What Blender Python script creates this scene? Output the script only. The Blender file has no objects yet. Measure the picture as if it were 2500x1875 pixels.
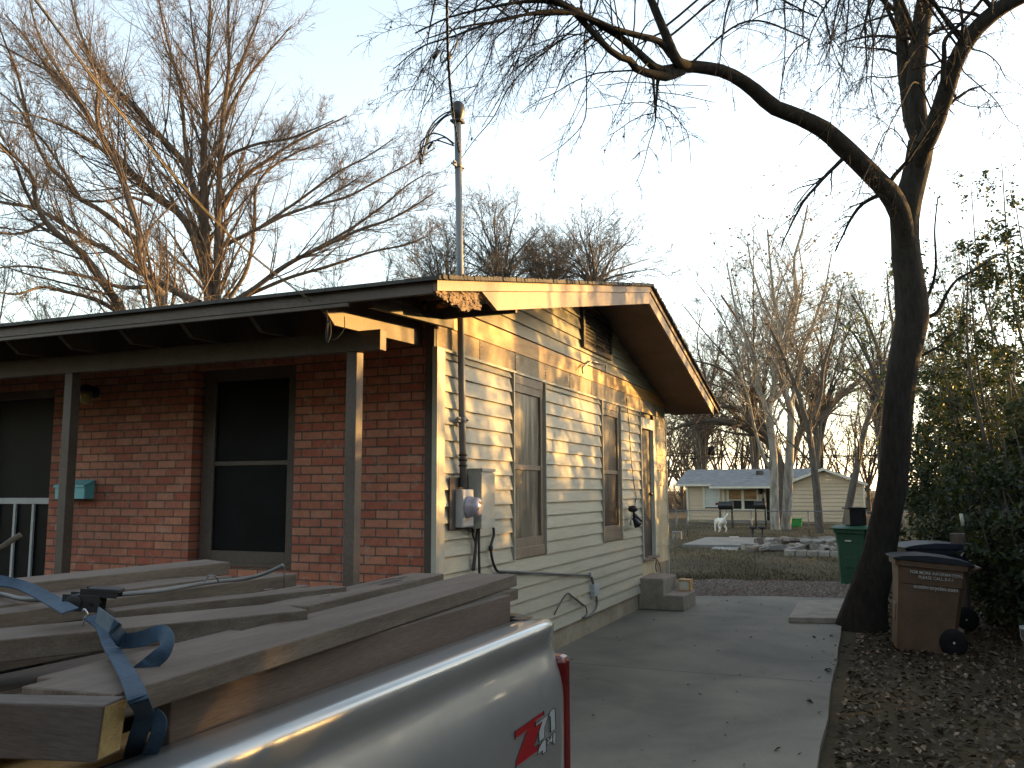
import bpy, bmesh, math, random
import numpy as np
from mathutils import Vector, Matrix, Euler
PI = math.pi
SC = bpy.context.scene
COL = SC.collection

# ------------------------------------------------------------------ camera
F_PX, YAW, PITCH, ROLL = 2128.6, 0.39867, 0.12041, -0.003947
CAM = np.array([3.27303, -6.17863, 1.69754])
FW = np.array([-math.sin(YAW) * math.cos(PITCH), math.cos(YAW) * math.cos(PITCH), math.sin(PITCH)])
_rt = np.array([math.cos(YAW), math.sin(YAW), 0.0])
_up = np.cross(_rt, FW)
RT = math.cos(ROLL) * _rt + math.sin(ROLL) * _up
UP = -math.sin(ROLL) * _rt + math.cos(ROLL) * _up
cd = bpy.data.cameras.new('camera')
cam = bpy.data.objects.new('camera', cd)
COL.objects.link(cam)
cd.sensor_width = 36.0
cd.lens = 36.0 * F_PX / 2500.0
cd.clip_start, cd.clip_end = 0.05, 3000.0
cam.matrix_world = Matrix(((RT[0], UP[0], -FW[0], CAM[0]), (RT[1], UP[1], -FW[1], CAM[1]), (RT[2], UP[2], -FW[2], CAM[2]), (0, 0, 0, 1)))
SC.camera = cam

# ------------------------------------------------------------------ light
SUN_EL, SUN_AZ = math.radians(5.2), math.radians(45.0)      # azimuth from +Y towards +X
w = bpy.data.worlds.new('World')
SC.world = w
w.use_nodes = True
nt = w.node_tree
nt.nodes.clear()
sky = nt.nodes.new('ShaderNodeTexSky')
sky.sky_type = 'NISHITA'
sky.sun_disc = False
sky.sun_elevation = SUN_EL
sky.sun_rotation = SUN_AZ
sky.altitude = 150
sky.air_density, sky.dust_density, sky.ozone_density = 1.0, 0.9, 1.0
bg = nt.nodes.new('ShaderNodeBackground')
bg.inputs['Strength'].default_value = 0.15
wo = nt.nodes.new('ShaderNodeOutputWorld')
hsv = nt.nodes.new('ShaderNodeHueSaturation')
hsv.inputs['Saturation'].default_value = 0.64
hsv.inputs['Value'].default_value = 1.0
nt.links.new(sky.outputs[0], hsv.inputs['Color'])
nt.links.new(hsv.outputs[0], bg.inputs[0])
nt.links.new(bg.outputs[0], wo.inputs[0])
sd = bpy.data.lights.new('sun', 'SUN')
sd.energy = 3.1
sd.angle = math.radians(0.6)
sd.color = (1.0, 0.55, 0.15)
sun = bpy.data.objects.new('sun', sd)
COL.objects.link(sun)
SDIR = Vector((math.sin(SUN_AZ) * math.cos(SUN_EL), math.cos(SUN_AZ) * math.cos(SUN_EL), math.sin(SUN_EL)))
sun.rotation_euler = SDIR.to_track_quat('Z', 'Y').to_euler()
SC.view_settings.view_transform = 'Standard'
SC.view_settings.look = 'None'
SC.view_settings.exposure = 2.58
SC.view_settings.gamma = 1.0
SC.render.engine = 'CYCLES'
SC.cycles.max_bounces = 6
SC.cycles.transparent_max_bounces = 8
SC.cycles.use_denoising = True


# ------------------------------------------------------------------ picture rays -> points in the place
def ray(px, py):
    return FW + (px - 1250.0) / F_PX * RT - (py - 937.5) / F_PX * UP
def at(px, py, d):
    return CAM + ray(px, py) * d
def onx(px, py, x):
    r = ray(px, py); return CAM + r * ((x - CAM[0]) / r[0])
def ony(px, py, y):
    r = ray(px, py); return CAM + r * ((y - CAM[1]) / r[1])
def onz(px, py, z):
    r = ray(px, py); return CAM + r * ((z - CAM[2]) / r[2])


# ------------------------------------------------------------------ mesh builder
class MB:
    def __init__(s):
        s.v, s.f, s.n, s.sm = [], [], 0, []
    def add(s, verts, faces, smooth=False):
        b = s.n
        s.v.extend([tuple(map(float, p)) for p in verts])
        s.f.extend([tuple(i + b for i in f) for f in faces])
        s.sm.extend([smooth] * len(faces))
        s.n += len(verts)
        return s
    def box(s, lo, hi):
        x0, y0, z0 = lo; x1, y1, z1 = hi
        v = [(x0, y0, z0), (x1, y0, z0), (x1, y1, z0), (x0, y1, z0), (x0, y0, z1), (x1, y0, z1), (x1, y1, z1), (x0, y1, z1)]
        return s.add(v, [(0, 3, 2, 1), (4, 5, 6, 7), (0, 1, 5, 4), (1, 2, 6, 5), (2, 3, 7, 6), (3, 0, 4, 7)])
    def hexa(s, v):           # eight corners, bottom ring then top ring
        return s.add(v, [(0, 3, 2, 1), (4, 5, 6, 7), (0, 1, 5, 4), (1, 2, 6, 5), (2, 3, 7, 6), (3, 0, 4, 7)])
    def obox(s, c, ax, ay, az):   # centre and three half vectors
        c, ax, ay, az = (np.array(q, float) for q in (c, ax, ay, az))
        v = [c - ax - ay - az, c + ax - ay - az, c + ax + ay - az, c - ax + ay - az, c - ax - ay + az, c + ax - ay + az, c + ax + ay + az, c - ax + ay + az]
        return s.hexa(v)
    def prism(s, poly, d):    # planar polygon extruded along vector d
        n = len(poly); d = np.array(d, float)
        a = [np.array(p, float) for p in poly]
        v = a + [p + d for p in a]
        f = [tuple(range(n))[::-1], tuple(range(n, 2 * n))] + [(i, (i + 1) % n, n + (i + 1) % n, n + i) for i in range(n)]
        return s.add(v, f)
    def quad(s, a, b, c, d):
        return s.add([a, b, c, d], [(0, 1, 2, 3)])
    def tube(s, pts, r, sides=8, smooth=True, cap=True):
        P = np.array(pts, float)
        n = len(P)
        R = np.full(n, r, float) if np.isscalar(r) else np.array(r, float)
        T = np.gradient(P, axis=0)
        T /= np.linalg.norm(T, axis=1)[:, None] + 1e-12
        u = np.cross(T[0], (0.31, 0.2, 0.93))
        if np.linalg.norm(u) < 1e-3: u = np.cross(T[0], (1, 0, 0))
        u /= np.linalg.norm(u)
        v = []
        for i in range(n):
            u = u - T[i] * (u @ T[i]); u /= np.linalg.norm(u) + 1e-12
            w_ = np.cross(T[i], u)
            for k in range(sides):
                a = 2 * PI * k / sides
                v.append(P[i] + R[i] * (math.cos(a) * u + math.sin(a) * w_))
        f = []
        for i in range(n - 1):
            for k in range(sides):
                k2 = (k + 1) % sides
                f.append((i * sides + k, i * sides + k2, (i + 1) * sides + k2, (i + 1) * sides + k))
        if cap:
            f.append(tuple(range(sides))[::-1]); f.append(tuple((n - 1) * sides + k for k in range(sides)))
        return s.add(v, f, smooth)
    def lathe(s, prof, c=(0, 0, 0), axis='z', sides=20, smooth=True):   # profile of (radius, height)
        v = []
        for (r, h) in prof:
            for k in range(sides):
                a = 2 * PI * k / sides
                p = (r * math.cos(a), r * math.sin(a), h)
                if axis == 'x': p = (h, r * math.cos(a), r * math.sin(a))
                if axis == 'y': p = (r * math.sin(a), h, r * math.cos(a))
                v.append((p[0] + c[0], p[1] + c[1], p[2] + c[2]))
        f = []
        for i in range(len(prof) - 1):
            for k in range(sides):
                k2 = (k + 1) % sides
                f.append((i * sides + k, i * sides + k2, (i + 1) * sides + k2, (i + 1) * sides + k))
        f.append(tuple(range(sides))[::-1]); f.append(tuple((len(prof) - 1) * sides + k for k in range(sides)))
        return s.add(v, f, smooth)
    def ribbon(s, pts, side, wd, th=0.0015):   # flat strap: centre points, side vectors
        P = [np.array(p, float) for p in pts]
        v, f = [], []
        for i, p in enumerate(P):
            t = (P[min(i + 1, len(P) - 1)] - P[max(i - 1, 0)]); t /= np.linalg.norm(t) + 1e-9
            sv = np.array(side[i], float); sv = sv - t * (sv @ t); sv /= np.linalg.norm(sv) + 1e-9
            nn = np.cross(t, sv)
            v += [p - sv * wd / 2 - nn * th, p + sv * wd / 2 - nn * th, p + sv * wd / 2 + nn * th, p - sv * wd / 2 + nn * th]
        for i in range(len(P) - 1):
            b = 4 * i
            for k in range(4):
                k2 = (k + 1) % 4
                f.append((b + k, b + k2, b + 4 + k2, b + 4 + k))
        f.append((3, 2, 1, 0)); e = 4 * (len(P) - 1); f.append((e, e + 1, e + 2, e + 3))
        return s.add(v, f, False)
    def build(s, name, mat, parent=None, bevel=0.0, origin=None):
        me = bpy.data.meshes.new(name)
        v = s.v
        if origin is not None:
            v = [(p[0] - origin[0], p[1] - origin[1], p[2] - origin[2]) for p in v]
        me.from_pydata(v, [], s.f)
        if any(s.sm): me.polygons.foreach_set('use_smooth', s.sm)
        me.materials.append(mat)
        me.validate(); me.update()
        if bevel > 0 or True:
            bm = bmesh.new(); bm.from_mesh(me)
            bmesh.ops.recalc_face_normals(bm, faces=bm.faces)
            bm.to_mesh(me); bm.free()
        o = bpy.data.objects.new(name, me)
        COL.objects.link(o)
        if origin is not None: o.location = origin
        if parent is not None:
            o.parent = parent
            if origin is None: o.matrix_parent_inverse = parent.matrix_world.inverted() if parent.type != 'EMPTY' else Matrix.Translation(-parent.location)
        if bevel > 0:
            m = o.modifiers.new('bevel', 'BEVEL'); m.width = bevel; m.segments = 2; m.limit_method = 'ANGLE'; m.angle_limit = math.radians(40)
        return o

def tag(o, label=None, cat=None, group=None, kind=None):
    if label: o['label'] = label
    if cat: o['category'] = cat
    if group: o['group'] = group
    if kind: o['kind'] = kind
    return o
def empty(name, loc, label, cat, group=None):
    o = bpy.data.objects.new(name, None)
    COL.objects.link(o); o.location = loc; o.empty_display_size = 0.1
    bpy.context.view_layer.update()
    return tag(o, label, cat, group)
def copy_tree(o, parent=None):
    c = o.copy(); COL.objects.link(c)
    if parent is not None: c.parent = parent
    for ch in list(o.children): copy_tree(ch, c)
    return c
def mesh_np(name, V, Fq, mat, parent=None, smooth=True, quads=4):
    me = bpy.data.meshes.new(name)
    nv, nf = len(V), len(Fq)
    me.vertices.add(nv); me.vertices.foreach_set('co', np.ascontiguousarray(V, np.float32).ravel())
    me.loops.add(nf * quads); me.loops.foreach_set('vertex_index', np.ascontiguousarray(Fq, np.int32).ravel())
    me.polygons.add(nf)
    me.polygons.foreach_set('loop_start', np.arange(0, nf * quads, quads, dtype=np.int32))
    me.polygons.foreach_set('loop_total', np.full(nf, quads, np.int32))
    me.polygons.foreach_set('use_smooth', np.full(nf, smooth))
    me.materials.append(mat)
    me.update(calc_edges=True); me.validate()
    o = bpy.data.objects.new(name, me); COL.objects.link(o)
    if parent is not None:
        o.parent = parent
        o.matrix_parent_inverse = Matrix.Translation(-parent.location)
    return o


# ------------------------------------------------------------------ materials
def nodes(name):
    m = bpy.data.materials.new(name); m.use_nodes = True
    t = m.node_tree
    return m, t, t.nodes['Principled BSDF']
def N(t, typ, **kw):
    n = t.nodes.new(typ)
    for k, v in kw.items():
        if k in n.inputs.keys(): n.inputs[k].default_value = v
        else: setattr(n, k, v)
    return n
def ramp(t, fac, stops):
    r = t.nodes.new('ShaderNodeValToRGB')
    e = r.color_ramp.elements
    while len(e) > len(stops): e.remove(e[-1])
    while len(e) < len(stops): e.new(0.5)
    for i, (p, c) in enumerate(stops):
        e[i].position = p; e[i].color = c if len(c) == 4 else (*c, 1)
    t.links.new(fac, r.inputs[0])
    return r.outputs[0]
def mapped(t, scale=(1, 1, 1), coord='Object', rot=(0, 0, 0)):
    tc = t.nodes.new('ShaderNodeTexCoord'); mp = t.nodes.new('ShaderNodeMapping')
    mp.inputs['Scale'].default_value = scale; mp.inputs['Rotation'].default_value = rot
    t.links.new(tc.outputs[coord], mp.inputs[0])
    return mp.outputs[0]
def mix(t, fac, a, b, mode='MIX'):
    m = t.nodes.new('ShaderNodeMix'); m.data_type = 'RGBA'; m.blend_type = mode
    for s_, v in ((0, fac), (6, a), (7, b)):
        if isinstance(v, (int, float)): m.inputs[s_].default_value = v
        elif isinstance(v, tuple): m.inputs[s_].default_value = v if len(v) == 4 else (*v, 1)
        else: t.links.new(v, m.inputs[s_])
    return m.outputs[2]
def bump(t, p, h, strength=0.3, dist=0.01):
    b = t.nodes.new('ShaderNodeBump'); b.inputs['Strength'].default_value = strength; b.inputs['Distance'].default_value = dist
    t.links.new(h, b.inputs['Height']); t.links.new(b.outputs[0], p.inputs['Normal'])
def noisy(name, c1, c2, scale=4.0, rough=0.7, stretch=(1, 1, 1), bmp=0.15, detail=6.0, metal=0.0, lo=0.35, hi=0.65, speck=None, spec=0.4, fine=0.0, coord='Object', bdist=0.004):
    m, t, p = nodes(name)
    v = mapped(t, stretch, coord)
    n = N(t, 'ShaderNodeTexNoise', Scale=scale, Detail=detail, Roughness=0.6)
    t.links.new(v, n.inputs['Vector'])
    c = ramp(t, n.outputs[0], [(lo, c1), (hi, c2)])
    if fine > 0:
        n2 = N(t, 'ShaderNodeTexNoise', Scale=scale * 14, Detail=4.0, Roughness=0.7)
        t.links.new(v, n2.inputs['Vector'])
        g = ramp(t, n2.outputs[0], [(0.3, (1 - fine,) * 3), (0.7, (1 + fine * .6,) * 3)])
        c = mix(t, 1.0, c, g, 'MULTIPLY')
    if speck:
        col, thr, sc = speck
        n3 = N(t, 'ShaderNodeTexNoise', Scale=sc, Detail=3.0)
        t.links.new(v, n3.inputs['Vector'])
        k = ramp(t, n3.outputs[0], [(thr, (0, 0, 0)), (thr + 0.05, (1, 1, 1))])
        c = mix(t, k, c, col)
    t.links.new(c, p.inputs['Base Color'])
    p.inputs['Roughness'].default_value = rough
    p.inputs['Metallic'].default_value = metal
    p.inputs['Specular IOR Level'].default_value = spec
    if bmp > 0:
        nb = N(t, 'ShaderNodeTexNoise', Scale=scale * 6, Detail=6.0, Roughness=0.65)
        t.links.new(v, nb.inputs['Vector'])
        bump(t, p, nb.outputs[0], bmp, bdist)
    return m

M = {}
M['brown_paint'] = noisy('brown_paint', (.080, .058, .044), (.110, .081, .063), 3, .62, (1, 1, 1), .15, fine=.25, speck=((.15, .12, .10), .72, 9))
M['brown_dark'] = noisy('brown_dark', (.045, .036, .03), (.07, .056, .047), 4, .65, bmp=.1, fine=.2)
M['soffit'] = noisy('soffit_paint', (.10, .068, .05), (.135, .094, .07), 2.5, .7, (1, 1, 1), .1, fine=.2)
M['rake'] = noisy('rake_paint', (.15, .098, .064), (.205, .138, .09), 3, .6, (1, 1, 1), .2, fine=.25, speck=((.5, .42, .34), .72, 8))
M['rotten'] = noisy('rotten_wood', (.06, .04, .026), (.36, .26, .17), 22, .9, (1, 1, 1), 1.0, bdist=.02)
M['raw_wood'] = noisy('raw_wood', (.50, .26, .085), (.70, .41, .155), 3, .55, (9, .7, 9), .2, fine=.25, speck=((.20, .11, .05), .76, 6))
M['sheathing'] = noisy('sheathing', (.30, .235, .155), (.42, .34, .24), 4, .8, bmp=.25, fine=.3, speck=((.16, .12, .08), .70, 10))
M['siding'] = noisy('siding', (.335, .312, .24), (.395, .368, .285), 1.2, .5, (1, .35, 3), .08, fine=.12, speck=((.36, .32, .23), .74, 5))
M['trim'] = noisy('siding_trim', (.35, .32, .25), (.43, .40, .32), 3, .5, bmp=.05)
M['shingle_siding'] = noisy('shingle_siding', (.47, .38, .23), (.6, .5, .32), 3, .75, (1, 1, .4), .2, fine=.2, speck=((.3, .22, .12), .72, 7))
M['white_paint'] = noisy('white_paint', (.5, .49, .40), (.62, .61, .52), 3, .5, bmp=.1, fine=.1)
M['door_paint'] = noisy('door_paint', (.40, .42, .40), (.48, .5, .48), 2, .45, bmp=.05)
M['concrete_wall'] = noisy('foundation_concrete', (.23, .19, .13), (.33, .28, .2), 3, .85, bmp=.3, fine=.25)
M['concrete'] = noisy('old_concrete', (.13, .125, .115), (.19, .182, .168), 1.3, .85, bmp=.25, fine=.2)
M['step_concrete'] = noisy('step_concrete', (.20, .17, .135), (.30, .26, .215), 5, .85, bmp=.35, fine=.25)
M['step_top'] = noisy('step_top_concrete', (.22, .17, .14), (.32, .25, .21), 8, .85, bmp=.35, fine=.25)
M['screen'] = noisy('window_screen', (.004, .0045, .005), (.008, .0085, .01), 3, .5, bmp=0, spec=.08)
M['winframe'] = noisy('window_frame_wood', (.17, .125, .085), (.25, .19, .135), 4, .55, (1, 1, .3), .12, fine=.2)
M['black'] = noisy('black_plastic', (.012, .012, .014), (.022, .022, .024), 6, .4, bmp=.05)
M['rubber'] = noisy('rubber', (.015, .015, .015), (.028, .027, .026), 9, .8, bmp=.2)
M['cable'] = noisy('black_cable', (.018, .018, .02), (.03, .03, .032), 8, .55, bmp=0)
M['galv'] = noisy('galvanised_pipe', (.12, .125, .13), (.20, .205, .21), 8, .6, (1, 1, .2), .08, metal=.25)
M['conduit'] = noisy('grey_conduit', (.11, .11, .105), (.16, .16, .15), 6, .6, bmp=.05)
M['box_grey'] = noisy('grey_box_paint', (.34, .35, .35), (.44, .45, .45), 3, .45, bmp=.06, fine=.1, speck=((.25, .24, .22), .74, 9))
M['box_dirty'] = noisy('panel_box_paint', (.36, .345, .29), (.46, .44, .38), 3, .45, bmp=.06, fine=.12, speck=((.27, .24, .18), .70, 7))
M['oldwood'] = noisy('weathered_wood', (.075, .055, .042), (.13, .10, .08), 3, .85, (8, 8, .8), .4, fine=.3)
M['metal'] = noisy('dull_metal', (.3, .3, .3), (.42, .42, .42), 6, .4, bmp=.05, metal=.8)
M['rope'] = noisy('yellow_wire', (.10, .076, .038), (.16, .12, .06), 30, .6, bmp=.1)
# ================================================================== the setting: ground
def gh(x, y):          # height of the ground
    d = max(0.0, y - 10.0)
    return -0.05 - 0.0105 * min(d, 60) + 0.02 * math.sin(x * .7 + y * .3) * min(1, max(0, y - 9) / 6) * .8
def brick_mat():
    m, t, p = nodes('red_brick')
    tc = t.nodes.new('ShaderNodeTexCoord')
    sp = t.nodes.new('ShaderNodeSeparateXYZ'); cb = t.nodes.new('ShaderNodeCombineXYZ')
    t.links.new(tc.outputs['Object'], sp.inputs[0])
    t.links.new(sp.outputs[0], cb.inputs[0]); t.links.new(sp.outputs[2], cb.inputs[1])
    wob = N(t, 'ShaderNodeTexNoise', Scale=9.0, Detail=2.0); t.links.new(cb.outputs[0], wob.inputs['Vector'])
    vm = t.nodes.new('ShaderNodeVectorMath'); vm.operation = 'SCALE'; vm.inputs['Scale'].default_value = .006
    t.links.new(wob.outputs['Color'], vm.inputs[0])
    va = t.nodes.new('ShaderNodeVectorMath'); va.operation = 'ADD'
    t.links.new(cb.outputs[0], va.inputs[0]); t.links.new(vm.outputs[0], va.inputs[1])
    b = t.nodes.new('ShaderNodeTexBrick')
    b.offset = .5
    for k, v in (('Scale', 1.0), ('Mortar Size', .0066), ('Mortar Smooth', .15), ('Bias', -.1), ('Brick Width', .2135), ('Row Height', .0733)):
        b.inputs[k].default_value = v
    b.inputs['Color1'].default_value = (.355, .10, .058, 1); b.inputs['Color2'].default_value = (.47, .205, .125, 1)
    b.inputs['Mortar'].default_value = (.10, .078, .062, 1)
    t.links.new(va.outputs[0], b.inputs['Vector'])
    n = N(t, 'ShaderNodeTexNoise', Scale=16.0, Detail=7.0, Roughness=.7); t.links.new(cb.outputs[0], n.inputs['Vector'])
    g = ramp(t, n.outputs[0], [(.3, (.72, .72, .72)), (.7, (1.15, 1.12, 1.1))])
    c = mix(t, 1.0, b.outputs[0], g, 'MULTIPLY')
    n2 = N(t, 'ShaderNodeTexNoise', Scale=7.0, Detail=6.0, Roughness=.75); t.links.new(cb.outputs[0], n2.inputs['Vector'])
    k = ramp(t, n2.outputs[0], [(.55, (0, 0, 0)), (.70, (.55, .55, .55))])
    c = mix(t, k, c, (.36, .29, .24))
    n3 = N(t, 'ShaderNodeTexNoise', Scale=1.1, Detail=2.0); t.links.new(cb.outputs[0], n3.inputs['Vector'])
    c = mix(t, 1.0, c, ramp(t, n3.outputs[0], [(.35, (.8, .8, .8)), (.65, (1.1, 1.08, 1.05))]), 'MULTIPLY')
    t.links.new(c, p.inputs['Base Color']); p.inputs['Roughness'].default_value = .85
    hh = mix(t, .18, b.outputs['Fac'], n.outputs[0])
    iv = t.nodes.new('ShaderNodeInvert'); t.links.new(hh, iv.inputs['Color'])
    bump(t, p, iv.outputs[0], .8, .012)
    return m
M['brick'] = brick_mat()
def shingle_mat(name, c1, c2):
    m, t, p = nodes(name)
    v = mapped(t, (1, 1, 1))
    b = t.nodes.new('ShaderNodeTexBrick'); b.offset = .5
    for k, val in (('Scale', 1.0), ('Mortar Size', .004), ('Brick Width', .3), ('Row Height', .14)): b.inputs[k].default_value = val
    b.inputs['Color1'].default_value = (*c1, 1); b.inputs['Color2'].default_value = (*c2, 1); b.inputs['Mortar'].default_value = tuple(q * .5 for q in c1) + (1,)
    t.links.new(v, b.inputs['Vector'])
    n = N(t, 'ShaderNodeTexNoise', Scale=2.0, Detail=7.0, Roughness=.7); t.links.new(v, n.inputs['Vector'])
    c = mix(t, 1.0, b.outputs[0], ramp(t, n.outputs[0], [(.3, (.7, .7, .7)), (.7, (1.2, 1.2, 1.2))]), 'MULTIPLY')
    t.links.new(c, p.inputs['Base Color']); p.inputs['Roughness'].default_value = .95
    bump(t, p, n.outputs[0], .3, .01)
    return m
M['shingles'] = shingle_mat('roof_shingles', (.05, .047, .04), (.085, .08, .07))
M['shingles_far'] = shingle_mat('far_roof_shingles', (.17, .17, .175), (.22, .22, .225))

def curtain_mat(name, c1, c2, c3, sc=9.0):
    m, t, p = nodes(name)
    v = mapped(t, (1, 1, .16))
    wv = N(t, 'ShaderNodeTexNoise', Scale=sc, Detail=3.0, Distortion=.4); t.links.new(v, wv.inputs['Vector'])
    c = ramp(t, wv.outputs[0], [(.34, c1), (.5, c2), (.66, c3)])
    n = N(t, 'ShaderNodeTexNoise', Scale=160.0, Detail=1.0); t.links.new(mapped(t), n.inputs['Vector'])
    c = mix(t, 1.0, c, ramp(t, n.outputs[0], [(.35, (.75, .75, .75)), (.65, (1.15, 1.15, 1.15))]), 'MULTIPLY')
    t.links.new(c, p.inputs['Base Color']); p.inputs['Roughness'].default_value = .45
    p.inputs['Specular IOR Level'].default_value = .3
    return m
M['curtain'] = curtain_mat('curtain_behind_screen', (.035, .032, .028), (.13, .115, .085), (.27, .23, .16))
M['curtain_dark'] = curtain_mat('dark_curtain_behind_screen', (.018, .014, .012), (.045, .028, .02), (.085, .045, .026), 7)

# ================================================================== the house
house = empty('brick_house', (0, 0, 0), 'low brick house with beige lap siding and brown gable roof beside the driveway', 'house')
RF = lambda y: 3.001 + .208 * (y + 1.49) if y <= 4.04 else 4.1512 - .2443 * (y - 4.04)
XL = -10.5
YB = 8.1
def H(mb, name, mat, parent=house, bevel=0.0): return mb.build(name, M[mat] if isinstance(mat, str) else mat, parent, bevel)

# core of the walls (closes the house)
mb = MB()
prof = [(.16, 0.05), (YB - .02, 0.05), (YB - .02, RF(YB) - .1), (4.04, RF(4.04) - .1), (.16, RF(.16) - .1)]
mb.prism([(-.035, y, z) for y, z in prof], (XL + .3, 0, 0))
H(mb, 'inner_wall', 'brown_dark')
# front brick wall with openings
W0, W1, WZ0, WZ1 = -2.485, -1.358, 1.03, 2.80
D0, D1, DZ1 = -5.30, -4.262, 2.72
mb = MB()
def wallpiece(x0, x1, z0, z1): mb.box((x0, 0, z0), (x1, .148, z1))
wallpiece(XL, D0, .2, 3.2); wallpiece(D0, D1, DZ1, 3.2); wallpiece(D1, W0, .2, 3.2)
wallpiece(W0, W1, .2, WZ0); wallpiece(W0, W1, WZ1, 3.2); wallpiece(W1, -.082, .2, 3.2)
H(mb, 'brick_wall', 'brick')
# front window in its recess
def ppx(px, py, y): return ony(px, py, y)
fy = .10
gx0, gx1 = ppx(522, 1134, fy)[0], ppx(701, 1134, fy)[0]
gz0, gz1 = ppx(600, 1346, fy)[2], ppx(600, 928, fy)[2]
zm = ppx(600, 1131, fy)[2]
win = MB()
win.box((W0 + .03, fy, WZ0), (gx0, .147, WZ1)); win.box((gx1, fy, WZ0), (W1 + .0, .147, WZ1))
win.box((gx0, fy, WZ0), (gx1, .147, gz0)); win.box((gx0, fy, gz1), (gx1, .147, WZ1))
win.box((gx0 + .002, fy + .006, zm - .02), (gx1 - .002, .147, zm + .02))
wf = H(win, 'window', 'brown_paint', bevel=.004)
sc = MB(); sc.box((gx0 + .003, fy + .018, gz0 + .003), (gx1 - .003, .14, zm - .022)); sc.box((gx0 + .003, fy + .022, zm + .022), (gx1 - .003, .14, gz1 - .003)); sc.build('screen', M['screen'], wf)
sl = MB(); sl.box((W0 + .031, fy - .05, WZ0 + .002), (W1 - .002, fy - .001, WZ0 + .035)); sl.build('sill', M['brown_paint'], wf, .004)
# storm door
dr = MB()
dy = .06
dr.box((D0, dy, .62), (D0 + .06, .12, DZ1)); dr.box((D1 - .05, dy, .62), (D1, .12, DZ1)); dr.box((D0 + .06, dy, DZ1 - .09), (D1 - .05, .12, DZ1))
door = H(dr, 'storm_door', 'brown_paint', bevel=.003)
ds = MB(); ds.box((D0 + .062, dy + .03, .64), (D1 - .052, .11, DZ1 - .092)); ds.build('screen', M['screen'], door)
zr = ppx(60, 1223, dy)[2]
g = MB(); g.box((D0 + .063, dy + .004, zr - .03), (D1 - .053, dy + .029, zr + .03)); g.box((D0 + .063, dy + .004, .66), (D1 - .053, dy + .029, .74))
for px in (-60, -15, 30, 75):
    x = ppx(px, 1300, dy)[0]
    if x > D0 + .09: g.box((x - .016, dy + .006, .742), (x + .016, dy + .028, zr - .032))
g.build('grille', M['box_grey'], door, .002)
# corner boards
mb = MB(); mb.box((-.08, -.022, .22), (0, .0, 3.28)); mb.box((-.022, 0, 2.846), (0, .02, 3.28)); H(mb, 'corner_board', 'brown_dark', bevel=.004)
mb = MB(); mb.box((0.001, .001, .235), (.034, .112, 2.845)); mb.box((-.012, -.03, .235), (.034, .0005, 2.845)); H(mb, 'corner_trim', 'trim', bevel=.003)
# lap siding on the side wall, cut round the openings
LAP = .1337
Z0 = 2.631
rows = []
z = Z0
zs = [Z0 + LAP * .97, Z0 + LAP * 0]
ops = [(1.545, 2.425, 1.034, 2.83), (4.455, 5.32, 1.034, 2.83), (6.40, 99, 0, 9)]
sid = MB()
def lap(y0, y1, zb, zt, mbd=None, xo=.030, xi=.004, pts=None):
    d = mbd or sid
    v = [(-.004, y0, zb), (xo, y0, zb), (xo, y1, zb), (-.004, y1, zb), (-.004, y0, zt), (xi, y0, zt), (xi, y1, zt), (-.004, y1, zt)]
    d.hexa(v)
k = -2
while True:
    zb = Z0 - LAP * (k + 1); zt = zb + LAP
    if zb < .20: break
    zt = min(zt, 2.822)
    k += 1
    if zt - zb < .02: continue
    segs = [(.112, 6.40)]
    for (a, b, c, d) in ops[:2]:
        if zb >= c - .02 and zt <= d + .05:
            ns = []
            for s0, s1 in segs:
                if b <= s0 or a >= s1: ns.append((s0, s1)); continue
                if a > s0: ns.append((s0, a - .012))
                if b < s1: ns.append((b + .001, s1))
            segs = ns
    for s0, s1 in segs: lap(s0, s1, zb + .0012, zt)
sid.box((-.004, .112, 2.824), (.034, 6.40, 2.845))
H(sid, 'lap_siding', 'siding')
# J channels round the openings
for (a, b, c, d) in [(q[0], q[0] + .016, q[2], q[3]) for q in ops[:2]] + [(q[1] - .016, q[1], q[2], q[3]) for q in ops[:2]] + [(6.385, 6.40, .66, 2.823)]:
    mb = MB(); mb.box((-.003, a, c), (.042, b, d)); H(mb, 'opening_trim', 'trim')
# bare board and sheathing above the siding
mb = MB(); mb.box((-.02, .02, 3.034), (.019, 8.1, 3.203)); H(mb, 'bare_board', 'raw_wood', bevel=.002)
sh = MB()
for i in range(10):
    y0, y1 = .02 + i * .82, .02 + (i + 1) * .82 - .006
    sh.box((-.02, y0, 2.847 + .003 * (i % 2)), (.004 + .003 * (i % 3), min(y1, 8.1), 3.0325))
H(sh, 'sheathing', 'sheathing')
nl = MB(); rn = random.Random(4)
for i in range(1, 10):
    for j in range(5):
        y, zz = .02 + i * .82 + rn.uniform(-.02, .02), 2.87 + j * .034
        nl.box((.004, y, zz), (.0125, y + rn.uniform(.004, .03), zz + .006))
H(nl, 'staples', 'rotten')
# gable laps
gs = MB()
zb = 3.213
while zb < 3.98:
    zt = zb + .1337
    ya, yb = max(.02, (zb + .085 - 3.001) / .208 - 1.49), (4.1512 - zb - .085) / .2443 + 4.04
    yc, yd = max(.02, (zt + .085 - 3.001) / .208 - 1.49), (4.1512 - zt - .085) / .2443 + 4.04
    yb, yd = min(yb, 8.1), min(yd, 8.1)
    if yd - yc > .1:
        x_o, x_i = .030, .004
        gs.hexa([(-.004, ya, zb + .0012), (x_o, ya, zb + .0012), (x_o, yb, zb + .0012), (-.004, yb, zb + .0012), (-.004, yc, zt), (x_i, yc, zt), (x_i, yd, zt), (-.004, yd, zt)])
    zb = zt
H(gs, 'gable_siding', 'siding')
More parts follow.
